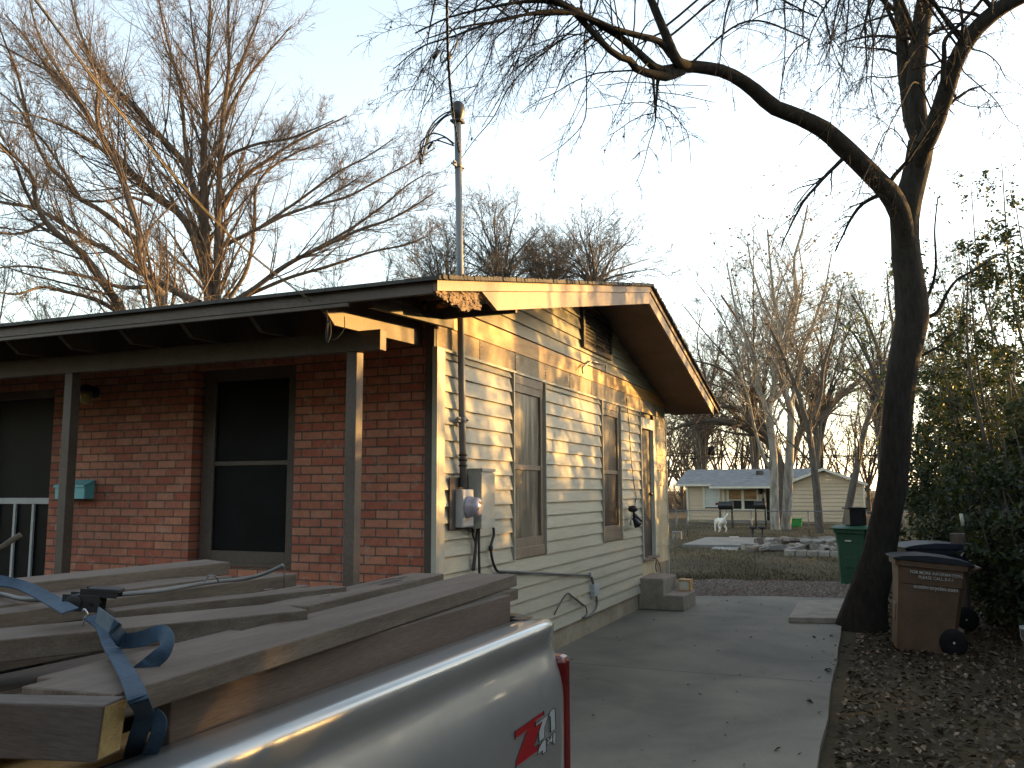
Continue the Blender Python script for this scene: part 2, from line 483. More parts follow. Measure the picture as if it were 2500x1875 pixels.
# gable vent
VY0, VY1, VZ0, VZ1 = 3.68, 4.90, 3.39, 3.90
mb = MB(); mb.box((.005, VY0, VZ0), (.062, VY0 + .06, VZ1)); mb.box((.005, VY1 - .06, VZ0), (.062, VY1, VZ1)); mb.box((.005, VY0 + .06, VZ0), (.062, VY1 - .06, VZ0 + .05)); mb.box((.005, VY0 + .06, VZ1 - .05), (.062, VY1 - .06, VZ1))
vent = H(mb, 'gable_vent', 'brown_dark', bevel=.003)
lv = MB()
for i in range(9):
    zz = VZ0 + .055 + i * .046
    lv.hexa([(.032, VY0 + .061, zz + .03), (.056, VY0 + .061, zz), (.056, VY1 - .061, zz), (.032, VY1 - .061, zz + .03), (.034, VY0 + .061, zz + .036), (.058, VY0 + .061, zz + .006), (.058, VY1 - .061, zz + .006), (.034, VY1 - .061, zz + .036)])
lv.box((.0305, VY0 + .061, VZ0 + .051), (.0315, VY1 - .061, VZ1 - .051))
for yy in (VY0 + .42, VY0 + .82): lv.box((.0582, yy, VZ0 + .051), (.063, yy + .018, VZ1 - .051))
lv.build('louvre', M['brown_dark'], vent)
# side windows
def side_window(y0, y1, cur, name_lbl):
    f = MB()
    z0, z1 = 1.036, 2.822
    zm_ = 1.915
    a, b = y0 + .018, y1 - .018
    f.box((-.03, a, z0), (.012, a + .05, z1)); f.box((-.03, b - .075, z0), (.012, b, z1))
    f.box((-.03, a + .05, z0), (.012, b - .075, z0 + .19)); f.box((-.03, a + .05, z1 - .17), (.012, b - .075, z1))
    f.box((-.03, a + .05, zm_ - .025), (.006, b - .075, zm_ + .025))
    f.box((.012, a + .02, z0 + .001), (.030, b - .02, z0 + .10))
    f.box((.012, a + .02, z1 - .09), (.018, b - .02, z1 - .001))
    wf = H(f, 'window', 'winframe', bevel=.003)
    s = MB(); s.box((-.032, a + .051, z0 + .191), (-.012, b - .076, zm_ - .026)); s.box((-.032, a + .051, zm_ + .026), (-.010, b - .076, z1 - .171))
    s.build('screen', M[cur], wf)
    return wf
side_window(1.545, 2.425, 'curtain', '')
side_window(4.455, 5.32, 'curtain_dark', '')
# side door
d = MB()
d.box((-.16, 6.402, .69), (.026, 6.49, 2.70)); d.box((-.16, 7.20, .69), (.026, 7.29, 2.76)); d.box((-.16, 6.49, 2.60), (.026, 7.20, 2.76)); d.box((-.004, 6.402, 2.70), (.026, 6.489, 2.76))
cas = H(d, 'side_door', 'white_paint', bevel=.003)
s = MB(); s.box((-.20, 6.491, .72), (-.06, 7.199, 2.598))
for (za, zb_) in ((.82, 1.45), (1.56, 2.48)):
    for (ya, yb_) in ((6.57, 6.82), (6.89, 7.13)): s.box((-.0599, ya, za), (-.052, yb_, zb_))
slab_d = s.build('door_panel', M['door_paint'], cas, .004)
kn = MB(); kn.lathe([(.012, -.059), (.012, -.03), (.028, -.02), (.03, 0), (.018, .008)], (0, 7.12, 1.62), 'x', 12); kn.lathe([(.022, -.059), (.022, -.03)], (0, 7.12, 1.80), 'x', 12); kn.build('handle', M['black'], slab_d)
sl = MB(); sl.box((-.2, 6.402, .655), (.06, 7.30, .689)); sl.build('sill', M['step_top'], cas, .004)
hg = MB()
for zz in (1.0, 1.3, 1.7, 2.1, 2.45): hg.box((.0262, 6.404, zz), (.034, 6.43, zz + .05))
hg.build('hinge', M['white_paint'], cas, .002)
# shingle siding round and beyond the door
ss = MB(); zz = .56; r_ = random.Random(8); row = 0
while zz < 2.84:
    y = 7.292 - (row % 2) * .13
    while y < YB:
        y1 = min(y + .285, YB); ya = max(y, 7.292)
        if y1 - ya > .02:
            zb = zz + r_.uniform(-.006, .006)
            lap(ya + .0015, y1 - .0015, zb, min(zz + .239, 2.846), ss, .013 + r_.uniform(0, .003), .003)
        y += .285
    zz += .2385; row += 1
zz = .24
while zz < .60:
    y = 6.41
    while y < 7.29:
        lap(y, min(y + .29, 7.289), zz, min(zz + .205, .653), ss, .013, .003); y += .2915
    zz += .2065
H(ss, 'shingle_siding', 'shingle_siding')
mb = MB(); mb.box((-.004, YB - .004, .25), (.022, YB + .018, 2.85)); mb.box((-.3, YB - .002, .25), (-.005, YB + .016, 2.85)); H(mb, 'end_trim', 'white_paint')
mb = MB(); mb.box((-.3, .03, -.1), (-.012, 7.29, .236)); mb.box((-.3, 7.2905, -.1), (.002, YB - .002, .5595)); mb.box((XL + .05, .003, -.1), (-.301, .16, .199)); H(mb, 'foundation', 'concrete_wall')
# roof
def slab_poly(x0, x1, o0, o1, ya, yb):
    return [(ya, RF(ya) - o0), (4.04, 4.1512 - o0), (yb, RF(yb) - o0), (yb, RF(yb) - o1), (4.04, 4.1512 - o1), (ya, RF(ya) - o1)]
mb = MB(); mb.prism([(XL, y, z) for y, z in slab_poly(0, 0, -.012, .012, -1.53, 8.71)], (.835 - XL, 0, 0))
rng = random.Random(2)
for i in range(240):                       # ragged shingle edges along the rake
    y = -1.5 + i * .0425
    mb.box((.80, y, RF(y + .02) - .012), (.835 + rng.uniform(0, .012), y + .043, RF(y + .02) + .012 + rng.uniform(0, .008)))
roof = H(mb, 'roof', 'shingles')
mb = MB(); mb.prism([(XL, y, z) for y, z in slab_poly(0, 0, .013, .045, -1.455, 8.66)], (.768 - XL, 0, 0)); H(mb, 'roof_deck', 'brown_dark')
# soffit boards under the gable overhang
sf = MB()
y = -.3
while y < 8.6:
    y1 = min(y + .62, 8.62)
    for ya, yb in ([(y, y1)] if not (y < 4.04 < y1) else [(y, 4.04), (4.04, y1)]):
        yb_ = yb - .004
        sf.hexa([(.001, ya, RF(ya) - .082), (.766, ya, RF(ya) - .082), (.766, yb_, RF(yb_) - .082), (.001, yb_, RF(yb_) - .082), (.001, ya, RF(ya) - .047), (.766, ya, RF(ya) - .047), (.766, yb_, RF(yb_) - .047), (.001, yb_, RF(yb_) - .047)])
    y = y1
H(sf, 'soffit', 'soffit')
# rake boards
def rake(ya, yb, o0, o1, x0, x1, mat, name, cut=None):
    m_ = MB()
    P = [(ya, RF(ya) - o0), (yb, RF(yb) - o0), (yb, RF(yb) - o1), (ya + (cut or 0), RF(ya + (cut or 0)) - o1)]
    m_.prism([(x0, y, z) for y, z in P], (x1 - x0, 0, 0))
    return H(m_, name, mat, bevel=.002)
rake(-1.49, 4.038, .013, .083, .769, .80, 'rake', 'rake_board')
rake(4.042, 8.66, .013, .075, .769, .80, 'rake', 'rake_board')
rake(-.80, 4.038, .084, .222, .752, .784, 'rake', 'rake_board', cut=.26)
rake(4.042, 8.26, .084, .225, .752, .784, 'rake', 'rake_board')
# rotten corner of the rake
rt_ = MB(); rr = random.Random(11)
def rzb(y): return RF(y) - .086
up_pts, lo_pts = [], []
for i in range(25):
    t_ = i / 24; y = -1.455 + t_ * .60
    up_pts.append((y, rzb(y) - rr.uniform(0, .006)))
    lo_pts.append((y, rzb(y) - max(.012, .02 + .105 * min(1, t_ * 1.6) + rr.uniform(-.014, .014))))
lo_pts[-1] = (-.80, rzb(-.80) - .13); up_pts[-1] = (-.86, rzb(-.86) - .01)
rt_.prism([(.752, y, z) for y, z in up_pts + lo_pts[::-1]], (.026, 0, 0))
for i in range(60):
    y = -1.45 + rr.random() ** .8 * .62; t_ = (y + 1.455) / .60
    z = rzb(y) - rr.uniform(.005, .02 + .09 * min(1, t_ * 1.5))
    rt_.obox((.778, y, z), (rr.uniform(.002, .009), rr.uniform(-.003, .003), 0), (0, rr.uniform(.008, .035), rr.uniform(-.006, .006)), (0, rr.uniform(-.002, .002), rr.uniform(.002, .009)))
H(rt_, 'rotten_wood', 'rotten')
# porch fascia
mb = MB(); mb.box((XL, -1.49, 2.906), (.768, -1.456, 2.988)); H(mb, 'fascia', 'brown_paint', bevel=.003)
mb = MB(); mb.box((XL, -1.484, 2.880), (ppx(850, 735, -1.48)[0], -1.458, 2.9055)); H(mb, 'fascia', 'brown_paint', bevel=.002)
# joists of the porch roof
BY = -.95
jx = [-.12] + [ony(px, py, -1.385)[0] for px, py in ((611, 758), (440, 788), (290, 803), (141, 822), (10, 840))]
stp = jx[4] - jx[5]
jx += [jx[5] - stp * (i + 1) for i in range(7)]
for x in jx:
    if x < XL + .2: continue
    m_ = MB(); m_.prism([(x - .038, y, z) for y, z in [(-1.40, 2.935), (-1.24, 2.816), (-.001, 2.858), (-.001, 3.262), (-1.0, 3.05)]], (.038, 0, 0))
    H(m_, 'joist', 'brown_paint' if x > -1 else 'brown_paint', bevel=.003)
bx = ppx(928, 828, BY)[0]
zt_, zb_ = ppx(928, 803, BY)[2], ppx(928, 853, BY)[2]
mb = MB(); mb.box((XL + .1, BY, zb_), (bx, BY + .085, zt_)); H(mb, 'porch_beam', 'brown_paint', bevel=.004)
for (pa, pb, py) in ((846, 871, 870), (157.5, 176, 930), (-560, -543, 960)):
    xa, xb = ppx(pa, py, BY)[0], ppx(pb, py, BY)[0]
    mb = MB(); mb.box((xa, BY + .001, .56), (xb, BY + .088, zb_ - .001)); H(mb, 'porch_post', 'brown_paint', bevel=.004)
mb = MB(); mb.box((XL + .2, -1.25, 0), (-.1, -.002, .558)); H(mb, 'porch_slab', 'concrete_wall', bevel=.01)
# fly rafter and lookouts of the open gable end over the porch
mb = MB()
a, b = onx(1103, 803, .09), onx(905, 752, .09)
mb.hexa([(.07, b[1], b[2]), (.11, b[1], b[2]), (.11, a[1], a[2]), (.07, a[1], a[2]), (.07, b[1], b[2] + .085), (.11, b[1], b[2] + .085), (.11, a[1], a[2] + .085), (.07, a[1], a[2] + .085)])
mb.box((-.02, -.09, 3.05), (.74, -.052, 3.14)); mb.box((.068, a[1] - .03, a[2] + .086), (.108, a[1] + .012, 3.25))
H(mb, 'lookout_rafter', 'brown_dark', bevel=.003)
# ================================================================== the ground and the paving
def ground_mat():
    m, t, p = nodes('ground_soil')
    tc = t.nodes.new('ShaderNodeTexCoord')
    n = N(t, 'ShaderNodeTexNoise', Scale=.35, Detail=8.0, Roughness=.65); t.links.new(tc.outputs['Object'], n.inputs['Vector'])
    c = ramp(t, n.outputs[0], [(.35, (.042, .032, .022)), (.5, (.062, .048, .027)), (.66, (.095, .068, .04))])
    n2 = N(t, 'ShaderNodeTexNoise', Scale=28.0, Detail=6.0, Roughness=.75); t.links.new(tc.outputs['Object'], n2.inputs['Vector'])
    c = mix(t, 1.0, c, ramp(t, n2.outputs[0], [(.3, (.5, .5, .5)), (.7, (1.5, 1.45, 1.35))]), 'MULTIPLY')
    t.links.new(c, p.inputs['Base Color']); p.inputs['Roughness'].default_value = .95; p.inputs['Specular IOR Level'].default_value = .15
    bump(t, p, n2.outputs[0], .7, .03)
    return m
M['soil'] = ground_mat()
xs = np.concatenate([np.linspace(-500, -40, 12), np.linspace(-36, 36, 73), np.linspace(40, 500, 12)])
ys = np.concatenate([np.linspace(-300, -20, 8), np.linspace(-16, 80, 97), np.linspace(90, 900, 12)])
V = np.array([(x, y, gh(x, y)) for y in ys for x in xs]); nx = len(xs)
Fq = np.array([(j * nx + i, j * nx + i + 1, (j + 1) * nx + i + 1, (j + 1) * nx + i) for j in range(len(ys) - 1) for i in range(nx - 1)])
tag(mesh_np('ground', V, Fq, M['soil']), kind='structure')
# driveway
def drive_mat():
    m, t, p = nodes('driveway_concrete')
    v = mapped(t)
    n = N(t, 'ShaderNodeTexNoise', Scale=1.1, Detail=7.0, Roughness=.62, Distortion=.6); t.links.new(v, n.inputs['Vector'])
    c = ramp(t, n.outputs[0], [(.3, (.098, .087, .068)), (.5, (.146, .131, .104)), (.7, (.186, .164, .129))])
    n4 = N(t, 'ShaderNodeTexNoise', Scale=.55, Detail=3.0, Distortion=1.0); t.links.new(mapped(t, (1, .7, 1)), n4.inputs['Vector'])
    c = mix(t, 1.0, c, ramp(t, n4.outputs[0], [(.38, (.72, .72, .75)), (.58, (1.06, 1.05, 1.03))]), 'MULTIPLY')
    n2 = N(t, 'ShaderNodeTexNoise', Scale=60.0, Detail=5.0, Roughness=.8); t.links.new(v, n2.inputs['Vector'])
    c = mix(t, 1.0, c, ramp(t, n2.outputs[0], [(.3, (.82, .82, .82)), (.7, (1.14, 1.14, 1.14))]), 'MULTIPLY')
    n5 = N(t, 'ShaderNodeTexNoise', Scale=9.0, Detail=2.0); t.links.new(v, n5.inputs['Vector'])
    c = mix(t, ramp(t, n5.outputs[0], [(.74, (0, 0, 0)), (.77, (.6, .6, .6))]), c, (.07, .062, .055))
    t.links.new(c, p.inputs['Base Color']); p.inputs['Roughness'].default_value = .8
    bump(t, p, n2.outputs[0], .25, .004)
    return m
M['drive'] = drive_mat()
mb = MB(); rr = random.Random(3)
edge = []
for i in range(41):
    y = -22 + 30.6 * i / 40
    edge.append((2.84 - .018 * (y + 1) + rr.uniform(-.012, .012) if y > -5 else 2.88, y))
pl_ = [(-.011, -1.3), (-9, -1.3), (-9, -22)][::-1]
poly = [(-.0, -22)] + edge + [(1.5, 8.45), (.55, 8.1), (-.011, 8.1)]
mb.prism([(x, y, -.12) for x, y in poly], (0, 0, .12))
tag(H(mb, 'driveway', 'drive', None), kind='structure')
mb = MB()
for yy in (2.2, -1.6): mb.box((.01, yy, .0004), (2.75, yy + .008, .0012))
tag(H(mb, 'driveway_joint', 'brown_dark', None), kind='structure')
# loose slab on the driveway
c1, c2, c3, c4 = onz(1925, 1507, .07), onz(2052, 1509, .07), onz(2064, 1464, .07), onz(1950, 1466, .07)
mb = MB(); mb.prism([(*c[:2], .003) for c in (c1, c2, c3, c4)], (0, 0, .067))
tag(H(mb, 'concrete_slab', 'step_concrete', None, .006), 'square grey concrete slab lying on the driveway near the tree', 'slab')
# gravel strip and rubble are below
def scatter_faces(name, mat, pts, size, rng, flat=.5, kind='stuff', parent=None, asp=.6, cup=True):
    n = len(pts)
    s = size * (0.6 + .8 * rng.random(n))
    a = rng.random(n) * 2 * PI
    tl = (rng.random((n, 2)) - .5) * 2 * flat
    u = np.stack([np.cos(a), np.sin(a), tl[:, 0]], 1); u /= np.linalg.norm(u, axis=1)[:, None]
    up = np.stack([tl[:, 1], rng.random(n) * flat, np.ones(n)], 1)
    v = np.cross(up, u); v /= np.linalg.norm(v, axis=1)[:, None]
    P = np.asarray(pts)
    hs = s[:, None]
    quad = np.stack([P - u * hs, P - v * hs * asp, P + u * hs, P + v * hs * asp], 1)
    if cup: quad[:, 1, 2] += s * .25; quad[:, 3, 2] += s * .25
    V_ = quad.reshape(-1, 3); F_ = np.arange(4 * n).reshape(-1, 4)
    o = mesh_np(name, V_, F_, mat, parent, smooth=False)
    if parent is None: o['kind'] = kind
    return o
def leaf_mat(name, cols, rough=.6, trans=.0, scale=1.7):
    m, t, p = nodes(name)
    g = t.nodes.new('ShaderNodeNewGeometry')
    oi = g.outputs['Random Per Island']
    c = ramp(t, oi, cols)
    t.links.new(c, p.inputs['Base Color']); p.inputs['Roughness'].default_value = rough
    p.inputs['Specular IOR Level'].default_value = .3
    if trans > 0:
        tr = t.nodes.new('ShaderNodeBsdfTranslucent'); ms = t.nodes.new('ShaderNodeMixShader')
        br = mix(t, 1.0, c, (1.6, 1.5, .8), 'MULTIPLY')
        t.links.new(br, tr.inputs[0]); ms.inputs[0].default_value = trans
        t.links.new(p.outputs[0], ms.inputs[1]); t.links.new(tr.outputs[0], ms.inputs[2])
        t.links.new(ms.outputs[0], t.nodes['Material Output'].inputs[0])
    return m
M['litter'] = leaf_mat('leaf_litter', [(0, (.035, .025, .016)), (.4, (.075, .052, .032)), (.75, (.13, .09, .055)), (.97, (.2, .13, .075)), (1, (.26, .2, .14))])
M['grass'] = leaf_mat('grass_blades', [(0, (.04, .04, .018)), (.5, (.075, .066, .032)), (.85, (.12, .095, .048)), (1, (.16, .12, .06))])
M['stones'] = leaf_mat('gravel_stones', [(0, (.09, .068, .055)), (.5, (.175, .138, .113)), (1, (.28, .235, .2))], .9)
R_ = np.random.default_rng(5)
def gz(x, y): return np.array([gh(a, b) for a, b in zip(x, y)])
n = 26000
y = -3.5 + 19 * R_.random(n) ** 1.2; x = 2.75 - .012 * y + R_.random(n) ** 1.1 * 5.5 + np.maximum(0, y - 8.5) * .06
k = R_.random(n) < .06; x[k] = 2.4 + .5 * R_.random(k.sum())
keep = (x > 2.9) | ((R_.random(n) < .05) & (y < 8.2))
x, y = x[keep], y[keep]
z = gz(x, y) + .012 + .025 * R_.random(len(x)); z[x < 2.86] = .008
scatter_faces('leaf_litter', M['litter'], np.stack([x, y, z], 1), .028, R_, .7)
# blown leaves on the drive are few: one scatter object
n = 90
x = .3 + 2.3 * R_.random(n); y = -3 + 11 * R_.random(n)
scatter_faces('fallen_leaves', M['litter'], np.stack([x, y, np.full(n, .010)], 1), .018, R_, .5)
# gravel: low stones
n = 15000
y = 8.35 + 3.2 * R_.random(n); x = -.4 + 3.6 * R_.random(n)
lim = 8.35 + .12 * x; far = 11.1 + .35 * x + .25 * np.sin(x * 5)
k = (y > lim) & (y < far) & ((x > .0) | (y > 8.4)); x, y = x[k], y[k]
n = len(x); s = .012 + .022 * R_.random(n) ** 2
base = np.array([[1, 0, 0], [0, 1, 0], [-1, 0, 0], [0, -1, 0], [.1, .1, .75]])
a = R_.random(n) * 6.28
ca, sa = np.cos(a), np.sin(a)
B = np.repeat(base[None], n, 0) * (.7 + .6 * R_.random((n, 5, 1)))
Vx = B[:, :, 0] * ca[:, None] - B[:, :, 1] * sa[:, None]; Vy = B[:, :, 0] * sa[:, None] + B[:, :, 1] * ca[:, None]
V = np.stack([Vx * s[:, None] + x[:, None], Vy * s[:, None] + y[:, None], B[:, :, 2] * s[:, None] + gz(x, y)[:, None] + .004], 2).reshape(-1, 3)
T = np.array([[0, 1, 4], [1, 2, 4], [2, 3, 4], [3, 0, 4]])
Fq = (np.arange(n)[:, None, None] * 5 + T[None]).reshape(-1, 3)
tag(mesh_np('gravel', V, Fq, M['stones'], None, False, 3), kind='stuff')
mb = MB(); mb.prism([(x, y, gh(x, y) + .004) for x, y in ((-.3, 8.2), (.6, 8.15), (1.6, 8.5), (3.0, 8.75), (3.1, 12.0), (2, 11.75), (1, 11.3), (0, 11.2), (-.5, 10.9))], (0, 0, -.03))
M['gravel_bed'] = noisy('gravel_bed', (.10, .08, .066), (.19, .155, .13), 25, .95, bmp=.8, fine=.4, bdist=.02)
tag(H(mb, 'gravel_bed', 'gravel_bed', None), kind='structure')
# grass
def blades(name, x, y, h, mat, wd=.006):
    n = len(x); z = gz(x, y); a = R_.random(n) * 6.28; l = h * (.5 + R_.random(n))
    ux, uy = np.cos(a) * wd, np.sin(a) * wd
    bx_, by_ = (R_.random(n) - .5) * l * .9, (R_.random(n) - .5) * l * .9
    V = np.stack([np.stack([x - ux, y - uy, z], 1), np.stack([x + ux, y + uy, z], 1), np.stack([x + bx_, y + by_, z + l], 1)], 1).reshape(-1, 3)
    tag(mesh_np(name, V, np.arange(3 * n).reshape(-1, 3), mat, None, False, 3), kind='stuff')
n = 60000
d = 11.0 + 34 * R_.random(n) ** 1.6; x = -7 + 14 * R_.random(n) + (d - 11) * (-.02)
k = (R_.random(n) < .25 + .75 * (np.sin(x * 1.1) * np.sin(d * .6 + x) > -.2)) & (d > 11.2 + .35 * x)
blades('lawn_grass', x[k], d[k], .05, M['grass'], .010)

# ================================================================== steps at the side door
st = MB()
lx, ly0, ly1 = .64, 6.22, 7.05
tx = .36
st.prism([(x, ly0, z) for x, z in ((-.010, .002), (lx, .002), (lx, .205), (tx, .205), (tx, .425), (-.010, .425))], (0, ly1 - ly0, 0))
steps = tag(H(st, 'door_steps', 'step_concrete', None, .012), 'two grey concrete steps below the side door of the brick house', 'steps')
tp = MB(); tp.box((-.009, ly0 + .012, .4255), (tx - .012, ly1 - .012, .432)); H(tp, 'tread', 'step_top', steps, .003)
tp = MB(); tp.box((tx + .004, ly0 + .012, .2055), (lx - .012, ly1 - .012, .2115)); H(tp, 'tread', 'step_top', steps, .003)
# little box on the lower step
bm_ = MB(); bx0, bx1, by0, by1, bz0, bz1 = .43, .615, 6.83, 6.99, .212, .375
for lo, hi in (((bx0, by0, bz0), (bx0 + .014, by1, bz1)), ((bx1 - .02, by0, bz0), (bx1, by1, bz1)), ((bx0 + .0145, by0, bz1 - .014), (bx1 - .0205, by1, bz1)), ((bx0 + .0145, by0, bz0), (bx1 - .0205, by1, bz0 + .012))): bm_.box(lo, hi)
crate = tag(H(bm_, 'wooden_box', 'raw_wood', None, .002), 'small wooden box with a white panel standing on the lower concrete step', 'box')
bm_ = MB(); bm_.box((bx0 + .015, by0 + .02, bz0 + .0125), (bx1 - .021, by0 + .03, bz1 - .0145)); H(bm_, 'panel', 'white_paint', crate)

# ================================================================== fixtures on the wall
# service mast
mast = empty('service_mast', (.08, .3, 1.70), 'tall grey electric service mast pipe rising through the roof corner', 'pipe')
p0, p1 = onx(1130.5, 1140, .075), onx(1117.2, 290, .075)
MX = lambda t: p0 + (p1 - p0) * t
zpt = lambda z: MX((z - p0[2]) / (p1[2] - p0[2]))
mb = MB(); mb.tube([zpt(1.72), zpt(2.5), zpt(3.5), zpt(p1[2])], .030, 16); H(mb, 'pipe', 'galv', mast)
mb = MB()
for pyy in (1028, 408):
    tt = (pyy - 1140) / (290 - 1140); c = MX(tt)
    mb.tube([c - (0, 0, .022), c + (0, 0, .022)], .0335, 16); mb.box((c[0] - .012, c[1] - .085, c[2] - .02), (c[0] + .006, c[1] + .085, c[2] + .02))
    for sg in (-.075, .075): mb.tube([(c[0] - .03, c[1] + sg, c[2]), (c[0] + .02, c[1] + sg, c[2])], .008, 6)
H(mb, 'clamp', 'galv', mast)
mb = MB()
for pyy in (1112, 1124, 1137): 
    tt = (pyy - 1140) / (290 - 1140); c = MX(tt); mb.tube([c - (0, 0, .008), c + (0, 0, .008)], .037, 14)
H(mb, 'coupling', 'rubber', mast)
hd = zpt(p1[2])
mb = MB(); prof = [(.034, -.03), (.046, 0), (.062, .04), (.064, .09), (.055, .125), (.03, .15), (.005, .158)]
mb.lathe(prof, (hd[0], hd[1], hd[2]), 'z', 16)
mb.box((hd[0] - .05, hd[1] - .05, hd[2] - .035), (hd[0] + .05, hd[1] + .05, hd[2] - .015))
H(mb, 'weatherhead', 'black', mast, .004)
HD = hd + (0, -.03, .09)
D_H = float((HD - CAM) @ FW)
def spl(P, n=12):           # smooth curve through points
    P = np.array(P, float); out = []
    Q = np.vstack([2 * P[0] - P[1], P, 2 * P[-1] - P[-2]])
    for i in range(1, len(Q) - 2):
        for t in np.linspace(0, 1, n, endpoint=False):
            a, b, c, d = Q[i - 1], Q[i], Q[i + 1], Q[i + 2]
            out.append(.5 * ((2 * b) + (c - a) * t + (2 * a - 5 * b + 4 * c - d) * t * t + (3 * b - 3 * c + d - a) * t ** 3))
    out.append(P[-1]); return np.array(out)
def zmA(x, y): return (980 + x * .14467, 200 + y * .14467)     # enlargement of the weatherhead
loops = [[(835, 490), (700, 550), (540, 690), (420, 900), (350, 1110), (330, 1230)], [(835, 545), (700, 620), (520, 830), (430, 1020), (390, 1170)], [(835, 500), (650, 640), (480, 830), (400, 1080), (340, 1370)],
         [(890, 1040), (740, 930), (600, 875), (500, 880), (380, 960), (325, 1040), (320, 1130)], [(890, 1080), (720, 1020), (590, 985), (470, 1030), (350, 1110), (300, 1200), (310, 1290)], [(880, 1060), (760, 950), (660, 950), (560, 1000)]]
mb = MB()
for i, L in enumerate(loops): mb.tube(spl([at(*zmA(*q), D_H - .02 - .01 * i) for q in L], 6), .0062, 6)
H(mb, 'wire', 'cable', mast)
mb = MB()
for a_, b_ in (((440, 1130), (535, 1020)), ((335, 1150), (335, 1240)), ((310, 1290), (338, 1385))): mb.tube([at(*zmA(*a_), D_H - .05), at(*zmA(*b_), D_H - .05)], .011, 8)
H(mb, 'splice', 'black', mast)
# overhead service cable
sdrop = empty('service_cable', tuple(zpt(4.35)), 'twisted black overhead cable dropping to the top of the service mast', 'cable')
mb = MB()
Lp = [at(1121, 372, D_H - .08), at(1115, 330, D_H - .08), at(1106, 275, D_H - .08), at(1100, 225, D_H - .3), at(1094, 140, D_H - .75), at(1092, 60, D_H - 1.1), at(1091, -40, D_H - 1.5), at(1090, -700, D_H - 4.0)]
C_ = spl(Lp, 14)
for ph in (0, 2.1, 4.2):
    off = np.array([[.0065 * math.cos(i * .55 + ph), .0065 * math.sin(i * .55 + ph), 0] for i in range(len(C_))])
    mb.tube(C_ + off, .0055, 6)
H(mb, 'wire', 'cable', sdrop)
def zmB(x, y): return (1000 + x * .31646, y * .31646)
mb = MB()
mb.tube(spl([at(*zmB(*q), D_H - .5) for q in ((300, 200), (350, 250), (370, 310), (345, 390), (300, 450), (250, 485), (238, 440), (262, 395), (300, 400))], 8), .006, 6)
for a_, b_ in (((180, 450), (225, 388)), ((285, 465), (318, 425))): mb.tube([at(*zmB(*a_), D_H - .5), at(*zmB(*b_), D_H - .5)], .018, 8)
H(mb, 'splice', 'black', sdrop)
# telephone wire to the porch
tw = empty('telephone_wire', tuple(at(796, 766, 5.2)), 'thin yellowish wire running from the porch joist up to the left', 'wire')
e0 = ony(796, 766, -1.39); dd = float((e0 - CAM) @ FW)
mb = MB(); mb.tube(spl([e0, at(560, 575, dd * .93), at(300, 285, dd * .8), at(85, 0, dd * .68), at(-400, -640, dd * .5)], 14), .004, 6); mb.tube(spl([e0 + (0, 0, .01), at(562, 573, dd * .93), at(303, 282, dd * .8), at(90, 0, dd * .68), at(-395, -640, dd * .5)], 14), .0028, 5)
H(mb, 'wire', 'rope', tw)
mb = MB(); q0 = ony(797, 772, -1.42)
mb.tube(spl([e0, q0 + (-.006, .02, -.03), q0 + (0, .0, -.12), q0 + (.012, 0, -.175), q0 + (.022, .02, -.11), q0 + (.012, .02, -.03), q0 + (-.004, .02, -.06), q0 + (.008, .0, -.165)], 8), .0055, 6); mb.tube(spl([q0 + (.015, 0, -.165), q0 + (.06, .03, -.15), q0 + (.10, .06, -.08), q0 + (.10, .06, .0)], 8), .003, 5)
H(mb, 'coil', 'rubber', tw)
# meter, panel, disconnect
mt = empty('electric_meter', (.07, .39, 1.39), 'grey electric meter box with round glass dial below the mast', 'meter')
mb = MB(); mb.box((.0425, .285, 1.392), (.105, .50, 1.70)); mb.box((.1055, .293, 1.40), (.111, .492, 1.692)); H(mb, 'meter_box', 'box_grey', mt, .006)
M['dial'] = noisy('meter_glass', (.30, .28, .33), (.42, .40, .46), 9, .12, bmp=0, spec=.7)
mb = MB(); mb.lathe([(.088, .1115), (.088, .135), (.080, .14), (.078, .19), (.070, .215), (.045, .226), (.004, .23)], (0, .385, 1.556), 'x', 28); dial = H(mb, 'dial', 'dial', mt)
mb = MB(); mb.box((.2275, .36, 1.575), (.2305, .41, 1.60)); mb.box((.225, .335, 1.53), (.2285, .352, 1.55)); H(mb, 'display', 'black', dial)
mb = MB(); mb.box((.0305, .19, 1.372), (.042, .60, 1.80)); tag(H(mb, 'backing_board', 'oldwood', None, .002), 'dark weathered backing board behind the electric meter', 'board')
pn = empty('breaker_panel', (.08, .67, 1.375), 'tall grey breaker panel on the siding beside the electric meter', 'electric panel')
mb = MB(); mb.box((.03, .538, 1.377), (.155, .805, 1.868)); H(mb, 'panel_box', 'box_dirty', pn, .006)
mb = MB(); mb.box((.1555, .534, 1.372), (.164, .809, 1.84)); mb.prism([(.03, .534, 1.8685), (.168, .534, 1.8685), (.168, .534, 1.85), (.172, .534, 1.85), (.172, .534, 1.876), (.03, .534, 1.876)], (0, .276, 0)); H(mb, 'cover', 'box_dirty', pn, .002)
mb = MB(); mb.box((.0305, .875, 1.44), (.07, .98, 1.695)); mb.box((.0305, .868, 1.695), (.085, .99, 1.712)); mb.box((.0705, .885, 1.45), (.076, .97, 1.685)); tag(H(mb, 'disconnect_box', 'box_dirty', None, .003), 'small narrow grey disconnect box right of the tall breaker panel', 'box')
